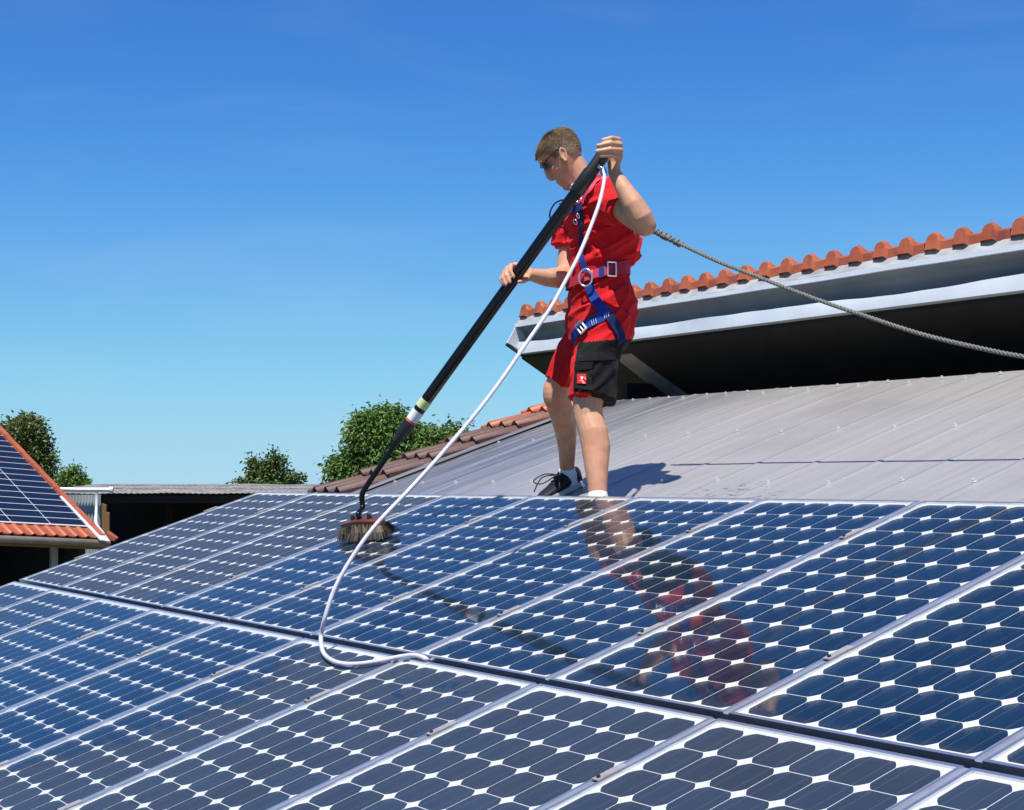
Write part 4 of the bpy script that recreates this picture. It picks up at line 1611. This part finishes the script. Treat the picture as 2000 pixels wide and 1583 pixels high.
def belt_piece(name, x0, x1, half, off, mat):
    m_ = MB()
    vv, ff = [], []
    n = 8
    for i in range(n + 1):
        x = x0 + (x1 - x0) * i / n
        ct = max(-1, min(1, (x - 1168) / 61.5))
        st = -math.sqrt(1 - ct * ct)
        nd = (RGT * ct / pxr(61.5) + FG * st / 0.163).normalized()
        c = bc + RGT * ct * pxr(61.5) + FG * st * 0.163 + Z * (0.042 * ct)
        for (o, z) in ((0.004, -half), (off, -half), (off, half), (0.004, half)):
            vv.append(c + nd * o + Z * z)
    for i in range(n):
        for j in range(4):
            ff.append((i * 4 + j, i * 4 + (j + 1) % 4, (i + 1) * 4 + (j + 1) % 4, (i + 1) * 4 + j))
    ff += [(0, 1, 2, 3), tuple(n * 4 + k for k in (3, 2, 1, 0))]
    m_.add(vv, ff)
    m_.build(name, mat, harness, MO)
    return c


belt_piece('waist_strap', 1140, 1186, 0.020, 0.010, PINK)
belt_piece('strap_keeper', 1166, 1175, 0.024, 0.013, BLUE)
belt_piece('strap_stitching', 1153, 1154.5, 0.020, 0.0112, WHITE)
METAL = Mat('bright steel', (0.75, 0.75, 0.76), 0.25, 0.9).m


def bpt(x, dz, o):
    ct = (x - 1168) / 61.5
    st = -math.sqrt(1 - ct * ct)
    nd = (RGT * ct / pxr(61.5) + FG * st / 0.163).normalized()
    return bc + RGT * ct * pxr(61.5) + FG * st * 0.163 + Z * (0.042 * ct + dz) + nd * o, nd


c, nd = bpt(1144, -0.008, 0.020)
rg = MB()
tside = nd.cross(Z).normalized()
rg.torus(c, tside * 0.033, Z * 0.040, nd, 0.0045, 28, 8)
rg.build('ring', METAL, harness, MO, smooth='all')
c, nd = bpt(1189, 0.002, 0.014)
rg = MB()
tside = nd.cross(Z).normalized()
cs = [tside * 0.021 + Z * 0.032, -tside * 0.021 + Z * 0.032, -tside * 0.021 - Z * 0.032, tside * 0.021 - Z * 0.032]
for a, b in zip(cs, cs[1:] + cs[:1]):
    rg.tube([c + a, c + b], 0.0042, seg=8, caps='round')
rg.build('buckle', METAL, harness, MO, smooth='all')
ribbon('leg_strap', [(1151, 556), (1159, 578), (1174, 601), (1192, 620)], 0.046, BLUE, harness, 0.007)
ribbon('leg_strap', [(1120, 660), (1130, 650), (1150, 634), (1172, 621), (1194, 610)], 0.046, BLUE, harness, 0.010)
ribbon('leg_strap', [(1190, 618), (1202, 638), (1209, 655), (1211, 668)], 0.046, NAVY, harness, 0.012)
for y_ in (619, 632):
    for k in range(3):
        xx = (1180 if y_ == 619 else 1158) + 4 * k
        ribbon('stitching', [(xx - 1.5, y_ - 7 - 0.5 * k * 4 + 2), (xx + 2, y_ + 5 - 0.5 * k * 4 + 2)], 0.0024, Mat('pale stitching', (0.45, 0.5, 0.6), 0.7).m, harness, 0.0145, None, 0.001, 3)
h = drop(1139, 641, 1)
rg = MB()
cc, nn_ = h[0] + h[1] * 0.02, h[1]
t1 = (J(1160, 626, 7.7) - J(1125, 650, 7.7))
t1 = (t1 - nn_ * t1.dot(nn_)).normalized()
t2 = nn_.cross(t1)
cs = [t1 * 0.018 + t2 * 0.026, -t1 * 0.018 + t2 * 0.026, -t1 * 0.018 - t2 * 0.026, t1 * 0.018 - t2 * 0.026]
for a, b in zip(cs, cs[1:] + cs[:1]):
    rg.tube([cc + a, cc + b], 0.0052, seg=8, caps='round')
rg.tube([cc + t2 * 0.025, cc - t2 * 0.025], 0.004, seg=8, caps='round')
rg.build('buckle', Mat('white coated buckle', (0.72, 0.73, 0.75), 0.35, 0.4).m, harness, MO, smooth='all')
ribbon('chest_strap', [(1136, 404), (1136, 430), (1136, 460), (1137, 490), (1143, 520), (1150, 545)], 0.022, NAVY, harness, 0.008, 0)
ribbon('chest_strap', [(1137, 500), (1141, 515), (1148, 532)], 0.030, BLUE, harness, 0.010, 0)
ribbon('shoulder_strap', [(1170, 352), (1158, 366), (1147, 380), (1137, 398)], 0.024, PINK, harness, 0.008, 0)
ribbon('chest_buckle_strap', [(1112, 414), (1122, 410), (1139, 404)], 0.040, NAVY, harness, 0.010, 0)
for (x, y, rx, ry) in ((1136, 394, .012, .016), (1128, 432, .012, .012), (1131, 420, .006, .012)):
    h = drop(x, y, 0)
    rg = MB()
    t1 = h[1].cross(Z).normalized()
    rg.torus(h[0] + h[1] * 0.014, t1 * rx, h[1].cross(t1) * ry, h[1], 0.0028, 18, 6)
    rg.build('ring', METAL, harness, MO, smooth='all')
lp = MB()
pts = cr([J(1122, 398, 7.76), J(1104, 391, 7.74), (J(1086, 396, 7.72)), J(1076, 410, 7.71), J(1074, 424, 7.72), J(1080, 436, 7.75), J(1100, 446, 7.80)], 6)
lp.tube(pts, [(0.010, 0.004)] * len(pts), hint=FG, seg=8)
lp.build('loose_strap', NAVY, harness, MO, smooth='all')


# ---- socks and shoes
def sock(top, bot, r0, r1):
    m_ = MB()
    m_.tube([top, top.lerp(bot, 0.12), top.lerp(bot, 0.5), bot], [r0 + .002, r0 + .005, (r0 + r1) / 2 + .004, r1 + .005], hint=RGT, seg=18, caps='round')
    m_.build('sock', SOCK, person, MO, smooth='all')


sock(J(1108, 922, 8.32), J(1111, 952, 8.345), pxr(16.5, 8.3), pxr(17, 8.3))
sock(J(1167.5, 966, 7.575), J(1168.5, 1000, 7.555), pxr(18.2, 7.6), pxr(18, 7.6))


def shoe(ankle, fwd, laces, low=1.0):
    up = NN
    fwd = (fwd - up * fwd.dot(up)).normalized()
    side = up.cross(fwd)
    base = ankle - up * ((ankle - P(0, 0, WM)).dot(up)) + up * 0.006

    def ringat(t, hw_, z0, z1, lean=0.0):
        c = base + fwd * t
        return [c + side * (hw_ * math.copysign(abs(math.cos(a)) ** 0.7, math.cos(a))) + up * ((z0 + z1) / 2 + (z1 - z0) / 2 * math.copysign(abs(math.sin(a)) ** 0.8, math.sin(a)))
                for a in [2 * math.pi * k / 16 for k in range(16)]]
    secs = [(-0.080, .024, .018, .080), (-0.070, .035, .018, .100), (-0.045, .040, .020, .108), (0.0, .041, .020, .100), (0.045, .041, .020, .092), (0.085, .045, .020, .076), (0.13, .049, .020, .060), (0.17, .047, .020, .052), (0.20, .036, .021, .045), (0.215, .018, .025, .038)]
    m_ = MB()
    vv, ff = [], []
    for s_ in secs:
        vv += ringat(s_[0], s_[1], s_[2] * low, s_[3] * low)
    for i in range(len(secs) - 1):
        for k in range(16):
            ff.append((i * 16 + k, i * 16 + (k + 1) % 16, (i + 1) * 16 + (k + 1) % 16, (i + 1) * 16 + k))
    ff += [tuple(range(15, -1, -1)), tuple((len(secs) - 1) * 16 + k for k in range(16))]
    m_.add(vv, ff)
    ob = m_.build('shoe', SHOE, person, MO, smooth='all')
    sl = MB()
    outl = [(-0.080, 0), (-0.072, .026), (-0.045, .040), (0.02, .041), (0.07, .046), (0.13, .053), (0.18, .046), (0.21, .026), (0.222, 0)]
    poly = [base + fwd * t + side * w for t, w in outl] + [base + fwd * t - side * w for t, w in outl[-2:0:-1]]
    sl.prism(poly, up * 0.024)
    sl.build('sole', SOLE, ob, MO)
    if laces:
        lc = MB()
        q = base + fwd * 0.06 + up * 0.098
        for (a, b, c_) in ((0.05, 0.035, 1), (0.07, 0.02, -1)):
            pts = cr([q, q + fwd * a * 0.6 + side * 0.045 * c_ + up * 0.02, q + fwd * a * 1.4 + side * 0.075 * c_ + up * 0.005, q + fwd * a + side * 0.05 * c_ - up * 0.02, q + fwd * 0.01], 6)
            lc.tube(pts, 0.0032, seg=6)
            lc.tube(cr([q, q + fwd * 0.05 + side * 0.06 * c_ + up * 0.005, q + fwd * 0.10 + side * 0.09 * c_ - up * 0.05], 6), 0.003, seg=6)
        for k in range(4):
            r_ = base + fwd * (0.045 + 0.022 * k) + up * (0.098 - 0.010 * k)
            lc.tube([r_ - side * 0.026 - up * 0.004, r_ + up * 0.003, r_ + side * 0.026 - up * 0.004], 0.0035, seg=6)
        lc.build('laces', Mat('dark lace', (0.02, 0.02, 0.022), 0.8).m, ob, MO, smooth='all')


shoe(J(1110, 942, 8.33), -RGT * 0.72 - FG * 0.68, True)
shoe(J(1169, 990, 7.56), Vector((-1, 0.05, 0)), False, 0.72)

# ------------------------------------------------------------------ telescopic pole with brush
POLEBLACK = Mat('black pole tube', (0.005, 0.005, 0.006), 0.16, 0.0, 0.35).m
RUBBER = mottled('black rubber', (0.006, 0.006, 0.0065), (0.013, 0.013, 0.014), 20, 0.5)
pa, pb_ = J(1181, 299, 7.482), J(775, 862, 7.90)
cpole = empty('cleaning_pole', pb_, label='long black telescopic pole with a bristle brush held by the man', cat='pole')
PO = pb_.copy()


def pol(t):
    return pa.lerp(pb_, t)


pm_ = MB()
pm_.tube([pol(0.0), pol(0.01), pol(0.885)], [0.020, 0.0275, 0.0275], seg=24)
pm_.build('tube', POLEBLACK, cpole, PO, smooth=True)
pm_ = MB()
pm_.tube([pol(-0.004), pol(0.0), pol(0.06), pol(0.066), pol(0.125), pol(0.130)], [0.026, 0.030, 0.030, 0.034, 0.034, 0.029], seg=24)
pm_.build('grip', RUBBER, cpole, PO, smooth=True)
for (t0, t1, mt) in ((0.850, 0.876, Mat('lime label', (0.55, 0.65, 0.32), 0.45).m), (0.889, 0.922, Mat('white label', (0.78, 0.77, 0.76), 0.45).m), (0.9225, 0.9285, Mat('red stripe', (0.7, 0.12, 0.08), 0.45).m)):
    pm_ = MB()
    pm_.tube([pol(t0), pol(t1)], 0.0292, seg=24)
    pm_.build('label_band', mt, cpole, PO, smooth=True)
pm_ = MB()
pm_.tube([pol(0.88), pol(0.932)], 0.0282, seg=24)
pm_.build('collar', POLEBLACK, cpole, PO, smooth=True)
pm_ = MB()
pm_.tube([pol(0.928), pol(0.94), pol(0.97), pol(0.985), pol(1.0)], [0.029, 0.032, 0.030, 0.024, 0.018], seg=20)
pm_.build('joint_sleeve', RUBBER, cpole, PO, smooth=True)
# brush position on the glass
bl_, br2 = at_roof(677, 1055), at_roof(758, 1049)
bcn = (bl_ + br2) / 2
bx_ = (br2 - bl_).normalized()
by_ = NN.cross(bx_)
blen = (br2 - bl_).length * 0.5

gn = MB()
top_blk = bcn + NN * 0.093 - bx_ * 0.01
gpts = cr([pol(0.99), J(742, 912, 7.93), J(716, 950, 7.945), J(707, 968, 7.95), J(708, 992, 7.95), top_blk + NN * 0.03, top_blk], 6)
gn.tube(gpts, [0.0135] * len(gpts), seg=12)
gn.build('gooseneck', POLEBLACK, cpole, PO, smooth='all')
bh = MB()
rows_ = []
nb = 14
vv, ff = [], []
for i in range(nb + 1):
    t = -1 + 2 * i / nb
    c = bcn + bx_ * (blen * t) + NN * (0.088 - 0.016 * t * t)
    w = 0.032 * math.sqrt(max(0.12, 1 - abs(t) ** 5))
    h2 = 0.011
    for (a, b) in ((-1, -1), (1, -1), (1, .6), (.7, 1), (-.7, 1), (-1, .6)):
        vv.append(c + by_ * (w * a) + NN * (h2 * b))
for i in range(nb):
    for k in range(6):
        ff.append((i * 6 + k, i * 6 + (k + 1) % 6, (i + 1) * 6 + (k + 1) % 6, (i + 1) * 6 + k))
ff += [tuple(range(5, -1, -1)), tuple(nb * 6 + k for k in range(6))]
bh.add(vv, ff)
brush = bh.build('brush_head', mottled('red brown varnished wood', (0.10, 0.025, 0.015), (0.17, 0.045, 0.025), 16, 0.35), cpole, PO, smooth=True)
for t in (-0.38, 0.40):
    kb = MB()
    kc = bcn + bx_ * (blen * t) + NN * 0.098
    kb.tube([kc, kc + NN * 0.008, kc + NN * 0.018], [0.014, 0.012, 0.008], seg=10, caps='round')
    kb.build('nozzle', Mat('dark nozzle', (0.02, 0.012, 0.012), 0.25).m, brush, PO, smooth='all')
brm = MB()
br_r = random.Random(21)
bmi = []
for i in range(24):
    for j in range(6):
        t = -0.95 + 1.9 * i / 23
        s_ = -1 + 2 * j / 5
        root = bcn + bx_ * (blen * t) + by_ * (0.026 * s_) + NN * (0.080 - 0.016 * t * t)
        splay = bx_ * (t * 0.020 + br_r.gauss(0, 0.006)) + by_ * (s_ * 0.026 + br_r.gauss(0, 0.005))
        shade = br_r.choice((0, 1, 1, 2))
        for q in range(12):
            o = Vector((br_r.gauss(0, .004), br_r.gauss(0, .004), 0))
            a = root + bx_ * o.x + by_ * o.y
            tip = a + splay + bx_ * br_r.gauss(0, .006) + by_ * br_r.gauss(0, .006)
            tip = tip - NN * ((tip - O).dot(NN) - br_r.uniform(0.001, 0.010))
            mid = a.lerp(tip, 0.55) + NN * 0.004 - splay * 0.12
            sd = bx_ * 0.0012 + by_ * 0.0006
            brm.add([a - sd, a + sd, mid + sd, mid - sd], [(0, 1, 2, 3)], shade)
            brm.add([mid - sd, mid + sd, tip + sd * 0.4, tip - sd * 0.4], [(0, 1, 2, 3)], 2 if br_r.random() < 0.6 else 1)
bo_ = brm.build('bristles', [Mat('tan bristle', (0.24, 0.20, 0.13), 0.6).m, Mat('brown bristle', (0.14, 0.105, 0.07), 0.6).m, Mat('dark bristle', (0.035, 0.03, 0.027), 0.6).m], brush, PO, fix=False)

# ------------------------------------------------------------------ white water hose
hd0 = J(1177, 333, 7.47)
hosep = [(1178, 334, 7.44), (1180, 352, 7.39), (1172, 395, 7.30), (1156, 440, 7.20), (1128, 505, 7.04), (1095, 568, 6.90), (1060, 625, 6.77), (1000, 712, 6.58), (936, 800, 6.41), (869, 880, 6.26), (801, 957, 6.14), (735, 1026, 6.05), (690, 1085, 6.0), (655, 1145, 5.965), (635, 1205, 5.94)]
hp_ = [J(*p) for p in hosep]
for (x, y, lift) in ((627, 1243, 0.05), (631, 1272, 0.016), (645, 1288, 0.012), (670, 1297, 0.012), (705, 1297, 0.012), (745, 1291, 0.012), (785, 1283, 0.013), (812, 1281, 0.013), (832, 1288, 0.006), (838, 1296, -0.03), (838, 1299, -0.085)):
    hp_.append(at_roof(x, y, lift))
HB_ = at_roof(660, 1296)
hs_ = empty('water_hose', HB_, label='white water hose looping from the pole down onto the panels', cat='hose')
hh = MB()
hpts = cr(hp_, 8)
hh.tube([p + Vector((noise.noise(p * 3.1), noise.noise(p * 2.7 + Vector((5, 0, 0))), 0)) * 0.006 for p in hpts], 0.0082, seg=12)
HOSE = Mat('white hose', (0.62, 0.60, 0.66), 0.4, 0, 0.4)
HOSE.color(HOSE.ramp(HOSE.noise(HOSE.coord('Object'), 25, 4), [(0.3, (0.50, 0.48, 0.56)), (0.7, (0.60, 0.58, 0.64))]))
hh.build('tube', HOSE.m, hs_, HB_, smooth='all')
cn = MB()
cn.tube([J(1170, 326, 7.46), J(1175, 329, 7.45), J(1178, 332, 7.445)], 0.010, seg=10)
cn.tube([J(1178, 330, 7.445), J(1179, 338, 7.43), J(1180, 347, 7.41)], [0.013, 0.016, 0.012], seg=12)
cn.build('coupling', STEEL, hs_, HB_, smooth=True)

# ------------------------------------------------------------------ safety rope
rpx = [(1262, 444, 7.87), (1275, 450, 7.83), (1325, 475, 7.70), (1400, 510, 7.51), (1464, 535, 7.35), (1592, 584, 7.05), (1694, 619, 6.82), (1796, 652, 6.60), (1898, 677, 6.40), (2000, 697, 6.20)]
rp_ = [J(*p) for p in rpx]
dlast = rp_[-1] - rp_[-2]
e1 = rp_[-1] + dlast * 1.2 + Vector((0, 0, 0.02))
e2 = Vector((e1.x + 0.9, e1.y + 0.25, 0))
e2.z = P(0, e2.y / math.cos(TILT), WM).z + 0.03
rp_ += [e1, (e1 + e2) / 2 + Vector((0, 0, -0.01)), e2]
cen_ = cr(rp_, 60)
RO = rp_[0]
rope = empty('safety_rope', RO, label='grey twisted safety rope running from the man over the roof to the right', cat='rope')
ROPE = mottled('weathered rope fibre', (0.06, 0.06, 0.055), (0.24, 0.23, 0.21), 160, 0.8)
for s_ in range(3):
    st_ = MB()
    pts = []
    acc = 0
    for i, p in enumerate(cen_):
        if i:
            acc += (p - cen_[i - 1]).length
        t = (cen_[min(i + 1, len(cen_) - 1)] - cen_[max(i - 1, 0)]).normalized()
        a1 = t.cross(Z).normalized()
        a2 = t.cross(a1)
        ph = acc / 0.06 * 2 * math.pi + s_ * 2 * math.pi / 3
        pts.append(p + (a1 * math.cos(ph) + a2 * math.sin(ph)) * 0.0046)
    st_.tube(pts, 0.0050, hint=Z, seg=7)
    st_.build('strand', ROPE, rope, RO, smooth='all')
sp_ = MB()
pts = []
acc = 0
for i in range(150):
    p = cen_[62 + i] if 62 + i < len(cen_) else cen_[-1]
    if (p - cen_[62]).length > 0.20:
        break
    t = (cen_[63 + i] - cen_[61 + i]).normalized()
    a1 = t.cross(Z).normalized()
    a2 = t.cross(a1)
    ph = (p - cen_[62]).length / 0.03 * 2 * math.pi
    pts.append(p + (a1 * math.cos(ph) + a2 * math.sin(ph)) * (0.012 + 0.003 * math.sin(ph * 2.3)))
sp_.tube(pts, 0.006, hint=Z, seg=6)
sp_.build('splice', ROPE, rope, RO, smooth='all')
